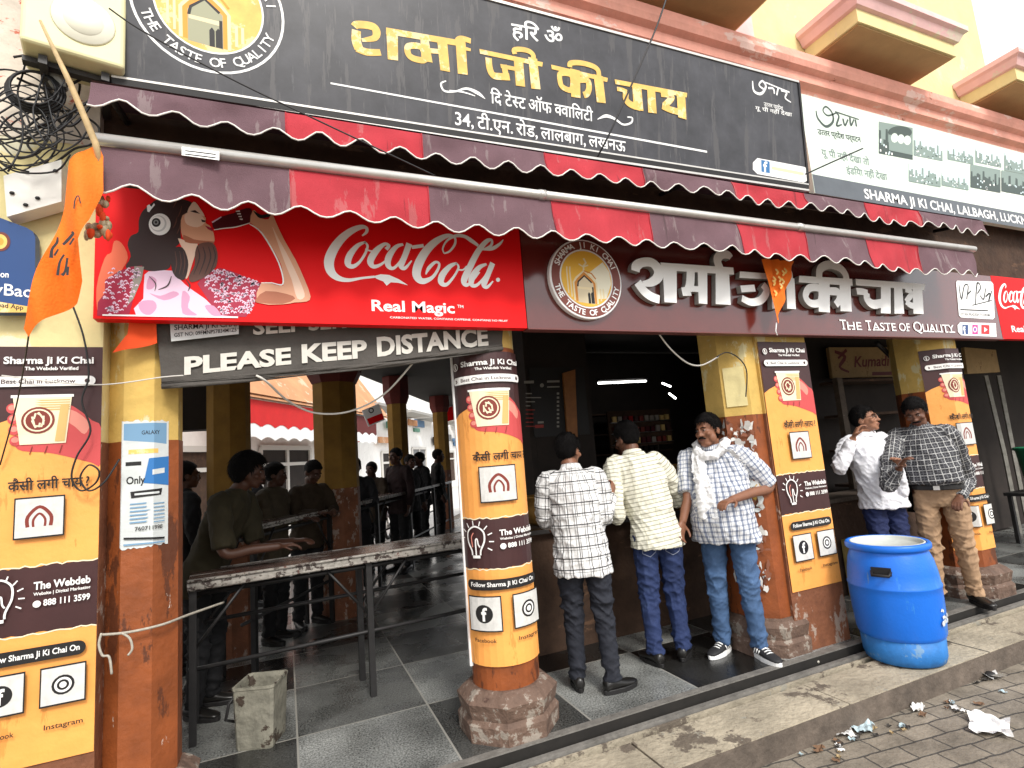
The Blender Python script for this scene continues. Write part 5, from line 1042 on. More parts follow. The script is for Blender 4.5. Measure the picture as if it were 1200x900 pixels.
for px0, px1 in ((1155, 1177), (1170, 1188)):
    p0, p1 = on_y(px0, 440, 4.3), on_y(px1, 532, 4.3); mb.tube([p0, p1, Vector((p1.x, p1.y, 0))], .03, FRM, 4, False)
mb.build('jamb', t)
# green tub on a dark table at the far right edge
gx = on_y(1226, 560, 3.7); t = thing('green_tub', (gx.x, 3.7, .62), 'green plastic tub cut off by the right edge of the photo', 'tub'); mb = MB()
mb.lathe([(.16, 0), (.19, .02), (.235, .50), (.26, .51), (.26, .54), (.235, .54), (.22, .5), (.001, .1)], (gx.x, 3.7, .62), mat('green_plastic', (.01, .13, .06), .4, .1, 5), 28); mb.build('body', t)
t = thing('stool_table', (gx.x, 3.7, 0), 'low dark table under the green tub', 'table'); mb = MB(); mb.box((gx.x-.35, 3.4, .58), (gx.x+.35, 4.0, .619), BLS); mb.build('top', t)
for sx in (-1, 1):
    for sy in (-1, 1): mb = MB(); mb.box((gx.x+sx*.3-.02, 3.7+sy*.26-.02, 0), (gx.x+sx*.3+.02, 3.7+sy*.26+.02, .58), BLS); mb.build('leg', t)

# ---- across the side lane, seen through the hall
PAVE = mat('pale_lane_concrete', (.60, .58, .54), .9, .15, 2)
dv = Vector((math.sin(R(30)), math.cos(R(30)), 0)); nv = Vector((dv.y, -dv.x, 0)); F0 = on_y(288, 520, 16.5); F0.z = 0
m = MB(); q0 = Vector((-1.9, 5.15, -.19)); q1 = q0+dv*40; m.add([q0, q1, q1-nv*12, q0-nv*12], [(0, 1, 2, 3)], PAVE); struct(m.build('side_lane'))
t = thing('opposite_building', F0, 'white shop building with a red scalloped canopy across the lane, seen through the hall', 'building')
LIME = mat('bright_limewash', (.88, .87, .84), .9, .08, 3, patches=[((.35, .30, .26), .67, 4, (1, 1, 1))])
def bq(t0, t1, z0, z1, off, dep, m_, name):
    mb = MB(); c = F0+dv*(t0+t1)/2+nv*(off-dep/2)+Vector((0, 0, (z0+z1)/2)); mb.obox(c, dv*(t1-t0)/2, nv*dep/2, Vector((0, 0, (z1-z0)/2)), m_); return mb.build(name, t)
bq(-14, 40, -.2, 3.75, 0, 1, LIME, 'wall'); bq(-14, 40, 3.76, 8.5, -.05, .9, LIME, 'upper_wall')
RUST = mat('terracotta_sheet', (.55, .27, .13), .8, .2, 2, patches=[((.66, .45, .3), .58, 1.5, (1, 1, 1))])
mb = MB(); A_ = F0+dv*-3+nv*.05; B_ = F0+dv*7.5+nv*.05
mb.add([A_+Vector((0, 0, 5.4)), B_+Vector((0, 0, 5.4)), B_+nv*1.3+Vector((0, 0, 3.55)), A_+nv*1.3+Vector((0, 0, 3.55))], [(0, 1, 2, 3)], RUST); mb.add([A_+Vector((0, 0, 5.3)), B_+Vector((0, 0, 5.3)), B_+nv*1.3+Vector((0, 0, 3.46)), A_+nv*1.3+Vector((0, 0, 3.46))], [(0, 1, 2, 3)], RUST); mb.build('tin_roof', t)
CANR = mat('red_canopy_cloth', (.62, .02, .02), .8, .1, 3); CAND = mat('dark_red_canopy_cloth', (.12, .02, .018), .8)
mb = MB(); n = 60
for k, (m_, s0, s1) in enumerate(((CANR, 0, .62), (CAND, .62, 1))):
    vs = []; T0, T1 = -2.6, 6.4
    for i in range(n+1):
        tt = T0+(T1-T0)*(s0+(s1-s0)*i/n); p = F0+dv*tt+nv*1.25; zb = 2.62+.10*abs(math.sin(tt*5)); vs += [p+Vector((0, 0, 3.42)), p+Vector((0, 0, zb+.12))]
    mb.add(vs, [(2*i, 2*i+1, 2*i+3, 2*i+2) for i in range(n)], m_)
mb.build('canopy', t)
mb = MB(); vs = []
for i in range(n*2+1):
    tt = -2.6+9*i/(n*2); p = F0+dv*tt+nv*1.24; vs += [p+Vector((0, 0, 2.77+.10*abs(math.sin(tt*5)))), p+Vector((0, 0, 2.42+.09*abs(math.sin(tt*5))))]
mb.add(vs, [(2*i, 2*i+1, 2*i+3, 2*i+2) for i in range(n*2)], WHT); mb.build('scalloped_trim', t)
SHUT = mat('grey_shutter', (.16, .16, .165), .5, .2, 6); WOODF = mat('white_window_frame', (.6, .58, .54), .6)
for t0, t1, z0, z1, m_ in ((.6, 3.4, -.1, 2.35, DARK), (-4.5, -1.2, -.1, 2.3, DKBR), (5.2, 7.0, 0, 2.3, SHUT), (10, 12, .3, 2.2, DARK), (14.5, 17, .2, 2.4, SHUT), (20, 24, .2, 2.2, DKBR)):
    w_ = bq(t0, t1, z0, z1, .03, .05, m_, 'shopfront')
    mb = MB(); c = F0+nv*.06
    for tt in (t0, (t0+t1)/2, t1): mb.obox(c+dv*tt+Vector((0, 0, (z0+z1)/2)), dv*.06, nv*.03, Vector((0, 0, (z1-z0)/2)), WOODF)
    mb.obox(c+nv*.004+dv*(t0+t1)/2+Vector((0, 0, z1-.5)), dv*(t1-t0)/2, nv*.03, Vector((0, 0, .05)), WOODF); mb.obox(c+nv*.004+dv*(t0+t1)/2+Vector((0, 0, z1)), dv*(t1-t0)/2, nv*.03, Vector((0, 0, .07)), WOODF); mb.build('frame', w_)
rz = random.Random(12)
for k in range(16):
    tt = rz.uniform(5, 26); z_ = rz.choice([2.6, 2.9, 3.3, 3.6]); bq(tt, tt+rz.uniform(.8, 2.2), z_, z_+rz.uniform(.2, .5), .1+.01*k, .08, rz.choice([RUST, mat('far_board_red', (.5, .03, .03), .6), mat('far_board_green', (.10, .25, .18), .6), SHUT, mat('far_board_blue', (.10, .2, .35), .6), DARK]), 'shop_board')
for k in range(5):
    tt = 7+k*4.2; bq(tt, tt+3.6, 4.0+.02*k, 4.12+.02*k, 1.2, 1.2, mat('grey_chajja', (.35, .34, .32), .8), 'sun_shade')
P4 = [on_y(*p, 9.0) for p in ((424, 481), (444, 473), (451, 492), (432, 500))]; mb = MB(); mb.add(P4+[p+Vector((0, .03, 0)) for p in P4], [(0, 1, 2, 3), (7, 6, 5, 4), (0, 4, 5, 1), (1, 5, 6, 2), (2, 6, 7, 3), (3, 7, 4, 0)], WHT)
hs_ = mb.build('hanging_sign', None, P4[0]); tag(hs_, 'tilted white and red sign hanging between two inner pillars', 'sign')
a = Art((0, 9.0, 0), N1); a.poly([(430, 491), (448, 484), (450, 491), (433, 498)], RED); a.circle(435, 481, 3.2, BLK, 14); a.circle(435, 481, 2, WHT, 10); a.build('print', hs_)
P4 = [on_y(*p, 15.0) for p in ((522, 478), (532, 476), (532, 492), (523, 494))]; mb = MB(); mb.add(P4+[p+Vector((0, .05, 0)) for p in P4], [(0, 1, 2, 3), (7, 6, 5, 4), (0, 4, 5, 1), (1, 5, 6, 2), (2, 6, 7, 3), (3, 7, 4, 0)], RED); tag(mb.build('hanging_sign', None, P4[0]), 'small red sign seen just left of the round pillar', 'sign')
# parked motorbikes in the lane, far and small
def motorbike(px, y, label):
    p = on_y(px, 560, y); t = thing('motorbike', (p.x, y, -.19), label, 'motorbike', 'motorbikes parked in the lane'); B_ = Vector((p.x, y, -.19)); d_ = dv
    for s in (-.62, .62):
        c = B_+d_*s+Vector((0, 0, .3)); mb = MB(); mb.tube([c+d_*(.27*math.cos(k*math.pi/9))+Vector((0, 0, .27*math.sin(k*math.pi/9))) for k in range(19)], .045, BLK, 7); w_ = mb.build('wheel', t); mb = MB(); mb.ell(c, (.08, .08, .08), STEEL, None, 8, 6); mb.build('hub', w_)
    mb = MB(); mb.tube([B_+d_*-.6+Vector((0, 0, .5)), B_+d_*-.1+Vector((0, 0, .45)), B_+d_*.35+Vector((0, 0, .62)), B_+d_*.5+Vector((0, 0, .85))], [.06, .13, .14, .04], mat('bike_paint', (.10, .012, .012), .3), 8); mb.build('body', t)
    mb = MB(); mb.tube([B_+d_*-.65+Vector((0, 0, .78)), B_+d_*.1+Vector((0, 0, .72))], .08, BLK, 8); mb.build('seat', t); mb = MB(); mb.tube([B_+d_*.5+nv*-.33+Vector((0, 0, 1.0)), B_+d_*.48+Vector((0, 0, .92)), B_+d_*.5+nv*.33+Vector((0, 0, 1.0))], .016, STEEL, 6); mb.build('handlebar', t); mb = MB(); mb.tube([B_+d_*.62+Vector((0, 0, .3)), B_+d_*.48+Vector((0, 0, .92))], .025, STEEL, 6); mb.build('fork', t)
motorbike(441, 13.0, 'dark red motorbike parked in the lane between the second and third inner pillars'); motorbike(487, 17.0, 'dark red motorbike parked in the lane just left of the fourth inner pillar')

# ---- litter on the street
PAP = mat('white_waste_paper', (.74, .73, .70), .8, .1, 12); PAPB = mat('pale_blue_waste_paper', (.42, .52, .55), .8, .25, 25)
def sheet(name, c, w_, h_, rot, amp, m, label, n=9, lift=.004, seed=0, grp=None):
    r_ = random.Random(seed); c = Vector(c); ph = [r_.uniform(0, 6) for _ in range(6)]; vs = []
    for i in range(n+1):
        for j in range(n+1):
            u, v = (i/n-.5), (j/n-.5); e = 1+.12*math.sin(7*v+ph[0])*abs(u)*2+.1*math.sin(6*u+ph[1])*abs(v)*2
            z = amp*(abs(math.sin(5*u+3*v+ph[2]))*.6+abs(math.sin(9*v-4*u+ph[3]))*.4)*(.3+2.2*max(abs(u), abs(v))); x, y = u*w_*e, v*h_*e
            vs.append(c+Vector((x*math.cos(rot)-y*math.sin(rot), x*math.sin(rot)+y*math.cos(rot), lift+z)))
    mb = MB(); mb.add(vs, [(i*(n+1)+j, (i+1)*(n+1)+j, (i+1)*(n+1)+j+1, i*(n+1)+j+1) for i in range(n) for j in range(n)], m); o = mb.build(name, None, c)
    return tag(o, label, 'litter', grp)
sheet('waste_paper', on_z(1160, 853, -.2), .24, .19, .5, .025, PAP, 'large flat white sheet of paper lying on the street at the bottom right', seed=1)
sheet('waste_paper', on_z(988, 859, -.2), .13, .10, .9, .02, PAP, 'small white paper beside the pale blue paper at the foot of the kerb', seed=2)
sheet('waste_paper', on_z(1012, 854, -.2), .15, .10, .35, .02, PAPB, 'pale blue and white paper at the foot of the kerb', seed=3)
sheet('waste_paper', on_z(1076, 832, -.2), .10, .06, .2, .02, PAP, 'thin white paper scrap by the kerb between the blue paper and the cup', seed=4)
t = thing('crushed_cup', on_z(1160, 793, -.2), 'crushed white paper cup with torn petals at the kerb right of the barrel', 'litter'); c = on_z(1160, 793, -.2); mb = MB()
for k in range(7):
    a_ = k*.9; d_ = Vector((math.cos(a_), math.sin(a_), 0)); e_ = Vector((-d_.y, d_.x, 0)); r_ = .055+.02*(k % 3)
    mb.add([c+e_*.02+Vector((0, 0, .006)), c-e_*.02+Vector((0, 0, .006)), c+d_*r_-e_*.022+Vector((0, 0, .015+.022*(k % 3))), c+d_*(r_+.02)+Vector((0, 0, .03+.025*(k % 2))), c+d_*r_+e_*.022+Vector((0, 0, .012+.02*(k % 2)))], [(0, 1, 2, 3, 4)], PAP)
mb.build('torn_side', t); mb = MB(); mb.ell(c+Vector((0, 0, .018)), (.04, .035, .016), BLK, None, 10, 6); mb.build('cup_base', t)
rl = random.Random(31); LITM = [PAP, PAPB, mat('litter_brown', (.16, .09, .05), .9), mat('litter_blue', (.02, .10, .38), .6), mat('litter_dark', (.05, .045, .04), .9), mat('litter_tan', (.34, .25, .13), .9)]
for i in range(34):
    px, py = rl.uniform(930, 1190), 0; py = 900-(px-885)*.405+rl.uniform(6, 34); c = on_z(px, py, -.2); s_ = rl.uniform(.012, .035)
    mi_ = rl.choice([0, 2, 2, 4, 4, 5, 5, 1]); 
    if i == 0: c = on_z(957, 866, -.2); mi_ = 3; s_ = .035
    nm = ('small white scrap of paper in the dirt along the kerb', 'small pale blue scrap of paper in the dirt along the kerb', 'small brown dry leaf scrap in the dirt along the kerb', 'bright blue scrap left of the white papers at the kerb', 'small dark scrap in the dirt along the kerb', 'small tan scrap in the dirt along the kerb')[mi_]
    sheet('litter_scrap', c, s_*1.5, s_, rl.uniform(0, 3), .012, LITM[mi_], nm, 3, .003, i, 'scraps along the kerb')
for i in range(16):
    px = rl.uniform(700, 1180); py = 885-(px-700)*.37-rl.uniform(-4, 55); c = on_z(px, py, -.056)
    if 2.47 < c.y < 2.77: sheet('kerb_scrap', c, rl.uniform(.02, .05), .02, rl.uniform(0, 3), .008, LITM[rl.choice([2, 4, 4, 5])], 'small dark or tan scrap lying on the concrete kerb strip', 3, .003, 100+i, 'scraps on the kerb strip')
mb = MB(); p0, p1 = on_z(938, 772, -.05), on_z(960, 778, -.05); mb.tube([p0+Vector((0, 0, .01)), p1+Vector((0, 0, .012))], .010, mat('pale_stick', (.45, .42, .36), .8), 6); tag(mb.build('broken_stick', None, p0), 'short pale stick lying across the gutter left of the barrel', 'litter')
# ================================================================ PEOPLE
def fuse(mb, voxel, it=3, fac=.5):
    o = mb.build('tmp'); o.location = (0, 0, 0)
    r = o.modifiers.new('r', 'REMESH'); r.mode = 'VOXEL'; r.voxel_size = voxel
    if it: s = o.modifiers.new('s', 'SMOOTH'); s.factor = fac; s.iterations = it
    dg = bpy.context.evaluated_depsgraph_get(); me = bpy.data.meshes.new_from_object(o.evaluated_get(dg)); old = o.data
    bpy.data.objects.remove(o); bpy.data.meshes.remove(old); me.materials.clear(); return me
def coords(me): a = np.empty(len(me.vertices)*3, np.float32); me.vertices.foreach_get('co', a); return a.reshape(-1, 3)
def normals(me): a = np.empty(len(me.vertices)*3, np.float32); me.vertex_normals.foreach_get('vector', a); return a.reshape(-1, 3)
def folds(me, amp, freq, seed, aniso=(1, 1, 1), mask=None):
    g_ = np.random.default_rng(seed); P = coords(me); N_ = normals(me); d = np.zeros(len(P))
    for i in range(9):
        k = g_.normal(size=3)*np.array(aniso); k *= freq*g_.uniform(.5, 1.9)/np.linalg.norm(k); k2 = g_.normal(size=3)*freq*.35
        s = np.sin(P@k+g_.uniform(0, 6)+1.8*np.sin(P@k2+g_.uniform(0, 6))); d += (1-np.abs(s))**2*g_.uniform(.5, 1)
    d = (d-d.mean())/d.std()*amp
    if mask is not None: d *= mask(P)
    P = P+N_*d[:, None]; me.vertices.foreach_set('co', P.astype(np.float32).ravel()); me.update()
def put(me, name, m, parent):
    o = bpy.data.objects.new(name, me); COL.objects.link(o); o.parent = parent; me.materials.append(m)
    me.polygons.foreach_set('use_smooth', [True]*len(me.polygons)); ORG[o.name] = Vector((0, 0, 0)); return o
def pattern(me, bones, seam):
    """cloth coordinates: round the limb, along the limb"""
    P = coords(me); best = np.full(len(P), 1e9); U_ = np.zeros(len(P)); V_ = np.zeros(len(P)); K = np.zeros(len(P))
    for i, (a, b, r) in enumerate(bones):
        a, b = np.array(a), np.array(b); t = np.clip(((P-a)@(b-a))/((b-a)@(b-a)), 0, 1); d = np.linalg.norm(P-(a+t[:, None]*(b-a)), axis=1)-r; sel = d < best; best[sel] = d[sel]
        ax = (b-a)/np.linalg.norm(b-a); ref = np.array((0, seam, 0.)); ref = ref-ax*(ref@ax); ref /= np.linalg.norm(ref); sd = np.cross(ax, ref); q = P-a
        U_[sel] = (np.arctan2(q@sd, q@ref)*r)[sel]; V_[sel] = (q@ax)[sel]; K[sel] = i
    at = me.attributes.new('weave', 'FLOAT_VECTOR', 'POINT'); at.data.foreach_set('vector', np.stack([U_, V_, K], 1).astype(np.float32).ravel())
def cloth(name, base, lines=(), rough=.85, noise=.1):
    """woven cloth: lines = [(axis 0 round / 1 along, period, duty, colour, offset)] woven in, on the cloth's own coordinates"""
    if name in MATS: return MATS[name]
    m = mat(name, base, rough, noise, 14, .25, 260); t = m.node_tree; N = t.nodes; L = t.links; b = N['Principled BSDF']; src = b.inputs['Base Color'].links[0].from_socket
    at = N.new('ShaderNodeAttribute'); at.attribute_name = 'weave'; sp = N.new('ShaderNodeSeparateXYZ'); L.new(at.outputs['Vector'], sp.inputs[0])
    for ax, per, duty, col, off in lines:
        a1 = N.new('ShaderNodeMath'); a1.operation = 'MULTIPLY_ADD'; L.new(sp.outputs[ax], a1.inputs[0]); a1.inputs[1].default_value = 1/per; a1.inputs[2].default_value = off
        fr = N.new('ShaderNodeMath'); fr.operation = 'FRACT'; L.new(a1.outputs[0], fr.inputs[0])
        lt = N.new('ShaderNodeMath'); lt.operation = 'LESS_THAN'; L.new(fr.outputs[0], lt.inputs[0]); lt.inputs[1].default_value = duty
        mx = N.new('ShaderNodeMix'); mx.data_type = 'RGBA'; mx.blend_type = 'MULTIPLY' if max(col) <= 1 and sum(base) > .6 else 'MIX'; L.new(lt.outputs[0], mx.inputs[0]); L.new(src, mx.inputs[6]); mx.inputs[7].default_value = (*col, 1); src = mx.outputs[2]
    L.new(src, b.inputs['Base Color']); return m
def ring(c, rx, ry, n=16, ax=None, yref=None):
    c = Vector(c); X = Vector((1, 0, 0)); Y = Vector((0, 1, 0))
    if ax is not None:
        z = Vector(ax).normalized(); yr = Vector(yref or (0, 1, 0)); X = yr.cross(z).normalized(); Y = z.cross(X)
    return [c+X*(rx*math.cos(2*math.pi*k/n))+Y*(ry*math.sin(2*math.pi*k/n)) for k in range(n)]
def limb(mb, pts, rad, m, sub=5, n=12):
    q = smooth_path([tuple(p)+(r,) for p, r in zip(pts, rad)], sub); mb.tube([Vector(a[:3]) for a in q], [float(a[3]) for a in q], m, n)
def hand(mb, Wp, d, nrm, side, m, k=1., curl=.5):
    """palm, four unequal bent fingers, thumb from the side of the palm"""
    d = Vector(d).normalized(); nrm = Vector(nrm); nrm = (nrm-d*nrm.dot(d)).normalized(); sd = d.cross(nrm)*side; Wp = Vector(Wp)
    mb.loft([ring(Wp+d*a*k, w_*k, h_*k, 12, d, nrm) for a, w_, h_ in ((-.03, .026, .021), (0, .027, .019), (.03, .038, .017), (.07, .042, .015), (.092, .038, .012))], m)
    for i, (o_, L_) in enumerate(((.030, .070), (.010, .079), (-.010, .074), (-.029, .058))):
        b = Wp+d*.085*k+sd*o_*k; c = curl*(1+.12*i); p1 = b+(d*math.cos(c*.6)+nrm*math.sin(c*.6)+sd*o_*1.5)*L_*.45*k; p2 = p1+(d*math.cos(c*1.5)+nrm*math.sin(c*1.5))*L_*.32*k; p3 = p2+(d*math.cos(c*2.3)+nrm*math.sin(c*2.3))*L_*.25*k
        mb.tube([b-d*.03*k, b, p1, p2, p3], [.0095*k, .0095*k, .0088*k, .0082*k, .0065*k], m, 8)
    b = Wp+d*.022*k+sd*.032*k; p1 = b+(d*.55+sd*.75+nrm*.25)*.038*k; p2 = p1+(d*.85+sd*.3+nrm*.4)*.03*k; p3 = p2+(d*.9+nrm*.4)*.02*k; mb.tube([b-sd*.02*k, b, p1, p2, p3], [.013*k, .013*k, .0105*k, .0095*k, .007*k], m, 8)
SKA = mat('brown_skin', (.225, .098, .055), .5, .1, 16, .08, 120); SKB = mat('deep_brown_skin', (.135, .058, .034), .5, .1, 16, .08, 120); SKC = mat('light_brown_skin', (.34, .16, .095), .5, .1, 16, .08, 120)
HRM = mat('black_hair', (.006, .005, .005), .7, .4, 90, .8, 190, spec=.15); EYEW = mat('eye_white', (.38, .34, .31), .3); LIP = mat('lip_tone', (.16, .05, .042), .5)
def person(loc, rz, label, H=1.70, skin=SKA, belly=0., width=1., lean=(0, 0), head=(0, 0, 0), arms=None, feet=((-.11, 0), (.11, 0)), shirt=None, sleeve='long', hem=.80, pants=None, shoe=None, sole=None, vox=.0075, tuck=False, hair='short', moustache=False, glasses=False, beard=False, seed=1, curls=(.5, .5), bushy=1., footrot=(0, 0), collar=True, hip=(0, 0), pfold=.0036):
    k = H/1.72; t = thing('person', loc, label, 'person', rz=rz); loc = Vector(loc); Rm = Matrix.Rotation(-rz, 3, 'Z')
    def W(p): return Rm @ (Vector(p)-loc)          # world to body coordinates
    def S(x, y, z):                               # body landmark with the trunk's lean
        f = max(0, z-.92)/.56; return Vector((x*k+lean[0]*f+hip[0], y*k+lean[1]*f+hip[1], z*k))
    hc = S(0, .035, 1.605); hR = Euler((head[1], head[2], head[0]), 'XYZ').to_matrix()
    sh = [S(-.185*width, -.005, 1.425), S(.185*width, -.005, 1.425)]; hp = [S(-.088*width, 0, .91), S(.088*width, 0, .91)]
    A = []
    for i, s in enumerate((-1, 1)):
        a = arms[i] if arms else None
        if a is None: e, w_ = S(s*.24, -.02, 1.15), S(s*.25, .05, .90)
        else: e, w_ = [W(p) if isinstance(p, Vector) else S(*p) for p in a]
        A.append((sh[i], e, w_))
    Lg = []
    for i, s in enumerate((-1, 1)):
        f = Vector((feet[i][0]*k, feet[i][1]*k, .075*k)); kn = hp[i].lerp(f, .5)+Vector((0, .025, 0)); Lg.append((hp[i], kn, f))
    # --- body: one fused skin
    mb = MB()
    mb.loft([ring(S(0, y, z), rx*k*width, ry*k, 16) for z, rx, ry, y in ((.86, .13, .10, 0), (.95, .14, .105, 0), (1.1, .13, .10+belly*.5, belly*.4), (1.28, .145, .105, 0), (1.40, .15, .085, 0), (1.455, .085, .065, 0))], skin)
    limb(mb, [S(0, -.01, 1.40), S(0, .0, 1.47), hc+hR@Vector((0, -.015, -.07))*k], [.062*k, .056*k, .056*k], skin)
    def hell(c, r, rr=None): mb.ell(hc+hR@(Vector(c)*k), [v*k for v in r], skin, hR @ rr if rr else hR, 16, 11)
    hell((0, -.012, .028), (.076, .095, .090)); hell((0, .022, -.025), (.063, .070, .080)); hell((0, .040, -.075), (.047, .045, .038)); hell((0, .064, -.098), (.024, .020, .018))
    hell((0, .083, .022), (.045, .014, .011)); hell((0, .095, -.010), (.011, .013, .030)); hell((0, .106, -.032), (.0145, .013, .012)); hell((-.012, .098, -.035), (.010, .010, .008)); hell((.012, .098, -.035), (.010, .010, .008))
    hell((0, .087, -.0625), (.024, .009, .0075)); hell((0, .083, -.075), (.021, .009, .008))
    for s in (-1, 1): hell((s*.045, .062, -.028), (.022, .022, .02)); hell((s*.078, -.012, -.012), (.010, .023, .033)); hell((s*.080, -.004, -.028), (.009, .013, .014))
    if belly > .05: hell((0, .05, -.10), (.045, .035, .025)); hell((-.05, .03, -.06), (.026, .035, .04)); hell((.05, .03, -.06), (.026, .035, .04))
    for i, s in enumerate((-1, 1)):
        a, e, w_ = A[i]; d = (w_-e).normalized()
        limb(mb, [S(s*.11, -.005, 1.395), a+Vector((-s*.022, 0, -.022)), a.lerp(e, .4), e, e.lerp(w_, .5), w_], [.046*k, .046*k, .043*k, .036*k, .034*k, .026*k], skin)
        hand(mb, w_, d, Vector((-s*.8, .45, 0)) if abs(d.z) > .5 else Vector((0, 0, -1)), -1 if s > 0 else 1, skin, k, curls[i])
        limb(mb, [Lg[i][0], Lg[i][1], Lg[i][2]], [.085*k, .055*k, .04*k], skin)
        mb.tube([Lg[i][2], Lg[i][2]+Vector((0, .03*k, -.035*k))], [.03*k, .022*k], skin)
    me = fuse(mb, vox*.8, 2, .45); body = put(me, 'body', skin, t)
    # --- face details and hair
    def child(name, fn, parent=t): b = MB(); fn(b); return b.build(name, parent, (0, 0, 0)) if False else _cb(b, name, parent)
    def _cb(b, name, parent):
        o = b.build(name); o.location = (0, 0, 0); o.parent = parent; return o
    hp3 = lambda x, y, z: hc+hR@(Vector((x, y, z))*k)
    for s in (-1, 1):
        def eye(b): b.ell(hp3(s*.031, .0835, .003), (.0115*k, .006*k, .0042*k), EYEW, hR, 12, 7); b.ell(hp3(s*.031, .0890, .003), (.005*k, .0025*k, .0042*k), BLK, hR, 10, 6)
        child('eye', eye, t)
        def brow(b): b.tube([hp3(s*.014, .0965, .020), hp3(s*.032, .094, .025), hp3(s*.050, .080, .019)], [.0035*k, .0048*k, .0025*k], HRM, 6)
        child('eyebrow', brow, t)
    def lips(b): b.tube([hp3(-.023, .088, -.067), hp3(0, .0965, -.0665), hp3(.023, .088, -.067)], [.002*k, .0055*k, .002*k], LIP, 6)
    child('lips', lips)
    if moustache:
        def mo(b): b.tube([hp3(-.032, .083, -.062), hp3(-.016, .096, -.052), hp3(0, .100, -.051), hp3(.016, .096, -.052), hp3(.032, .083, -.062)], [.003*k, .0075*k, .0065*k, .0075*k, .003*k], HRM, 7)
        child('moustache', mo)
    hb = MB(); g_ = random.Random(seed); nu, nv = 40, 26; rg = []
    for j in range(nv+1):
        th = math.pi*(j+.03)/(nv+.06); r_ = []
        for q in range(nu):
            ph = 2*math.pi*q/nu; n_ = Vector((math.sin(th)*math.cos(ph), math.sin(th)*math.sin(ph), -math.cos(th)))
            x, y, z = n_.x*.079, -.012+n_.y*.099, .028+n_.z*.094
            hl = .062 if y > .055 else (.062-(.055-y)*1.55 if y > .0 else max(-.085, -.024-(-y)*.85))
            sc = (1.045+.045*g_.random()+(.06 if (n_.z > .3) else 0)*(.6+.4*math.sin(ph*3+seed)))*bushy
            if z < hl: sc = .90
            r_.append(hp3(n_.x*.079*sc, -.012+n_.y*.099*sc, .028+n_.z*.094*sc))
        rg.append(r_)
    hb.loft(rg, HRM)
    if vox < .01 or bushy > 1:
        for q in range(2800):
            ph = g_.uniform(0, 6.283); cz = g_.uniform(-.9, 1); sz = math.sqrt(1-cz*cz); n_ = Vector((sz*math.cos(ph), sz*math.sin(ph), cz)); y = -.012+n_.y*.099; z = .028+n_.z*.094
            hl = .060 if y > .055 else (.060-(.055-y)*1.55 if y > .0 else max(-.088, -.026-(-y)*.85))
            if z < hl+g_.uniform(-.004, .012): continue
            b0_ = Vector((n_.x*.079*bushy, -.012+n_.y*.099*bushy, .028+n_.z*.094*bushy)) + n_*.003; cmb = Vector((n_.x*.6+g_.uniform(-.5, .5), -.4 if n_.y < .3 else .55, -.75*(1-max(cz, 0)))); cmb = (cmb-n_*cmb.dot(n_)).normalized()
            L_ = g_.uniform(.012, .032)*bushy**3; p1_ = b0_+n_*.007+cmb*L_*.45; p2_ = b0_+n_*(.006+.012*g_.random()**2)+cmb*L_; e_ = n_.cross(cmb)*.0022*bushy
            P3_ = [b0_+e_, b0_-e_, p1_-e_, p1_+e_, p2_]; hb.add([hp3(*p) for p in P3_], [(0, 1, 2, 3), (3, 2, 4)], HRM)
    _cb(hb, 'hair', t)
    if glasses:
        gb = MB()
        for s in (-1, 1): gb.tube([hp3(s*.032+.021*math.cos(q*.35), .1, .003+.015*math.sin(q*.35)) for q in range(19)], .0022*k, BLK, 5); gb.tube([hp3(s*.053, .1, .006), hp3(s*.076, .05, .008), hp3(s*.082, -.01, .005)], .002*k, BLK, 5)
        gb.tube([hp3(-.011, .1, .006), hp3(.011, .1, .006)], .002*k, BLK, 5); _cb(gb, 'glasses', t)
    # --- trousers
    mb = MB(); pm = pants
    mb.loft([ring(S(0, y, z), rx*k*width, ry*k, 20) for z, rx, ry, y in ((.80, .148, .108, -.012), (.88, .160 if tuck else .150, .122 if tuck else .108, -.012), (.97, .160, .120+belly*.3, belly*.2), (1.02, .152, .112+belly*.4, belly*.3))[:4 if tuck else 3]], pm)
    for i, s in enumerate((-1, 1)):
        h_, kn, f = Lg[i]; limb(mb, [h_+Vector((0, -.008, -.02)), h_.lerp(kn, .45), kn, kn.lerp(f, .55), f+Vector((0, -.005, .0))], [.094*k, .088*k, .072*k, .062*k, .056*k], pm, 6, 16)
    me = fuse(mb, vox, 3); folds(me, pfold*k, 30/k, seed+5, (.6, .6, 1.6), lambda P: np.clip(.45+1.3*np.exp(-((P[:, 2]-.50)/.14)**2)+1.6*np.exp(-((P[:, 2]-.10)/.09)**2)+.6*np.exp(-((P[:, 2]-.80)/.1)**2), 0, 1.7)); tro = put(me, 'trousers', pm, t)
    # --- shirt
    if shirt:
        mb = MB(); b0 = belly
        rings = [(hem, .196+b0*.3, .152+b0*.6, b0*.4), (.90, .182+b0*.3, .142+b0, b0*.6), (1.02, .170+b0*.4, .130+b0*1.05, b0*.7), (1.15, .178+b0*.3, .132+b0*.8, b0*.55), (1.28, .190+b0*.1, .134+b0*.3, .005), (1.37, .188, .118, 0), (1.43, .155, .095, -.005), (1.465, .095, .078, -.005), (1.49, .068, .068, .003)]
        if tuck: rings[0] = (.985, .160+b0*.3, .120+b0*.55, b0*.3); rings[1] = (1.0, .168+b0*.4, .128+b0*.8, b0*.45)
        mb.loft([ring(S(0, y, z), rx*k*width, ry*k, 22) for z, rx, ry, y in rings], shirt)
        bones = [(S(0, 0, .75), S(0, 0, 1.5), .16)]
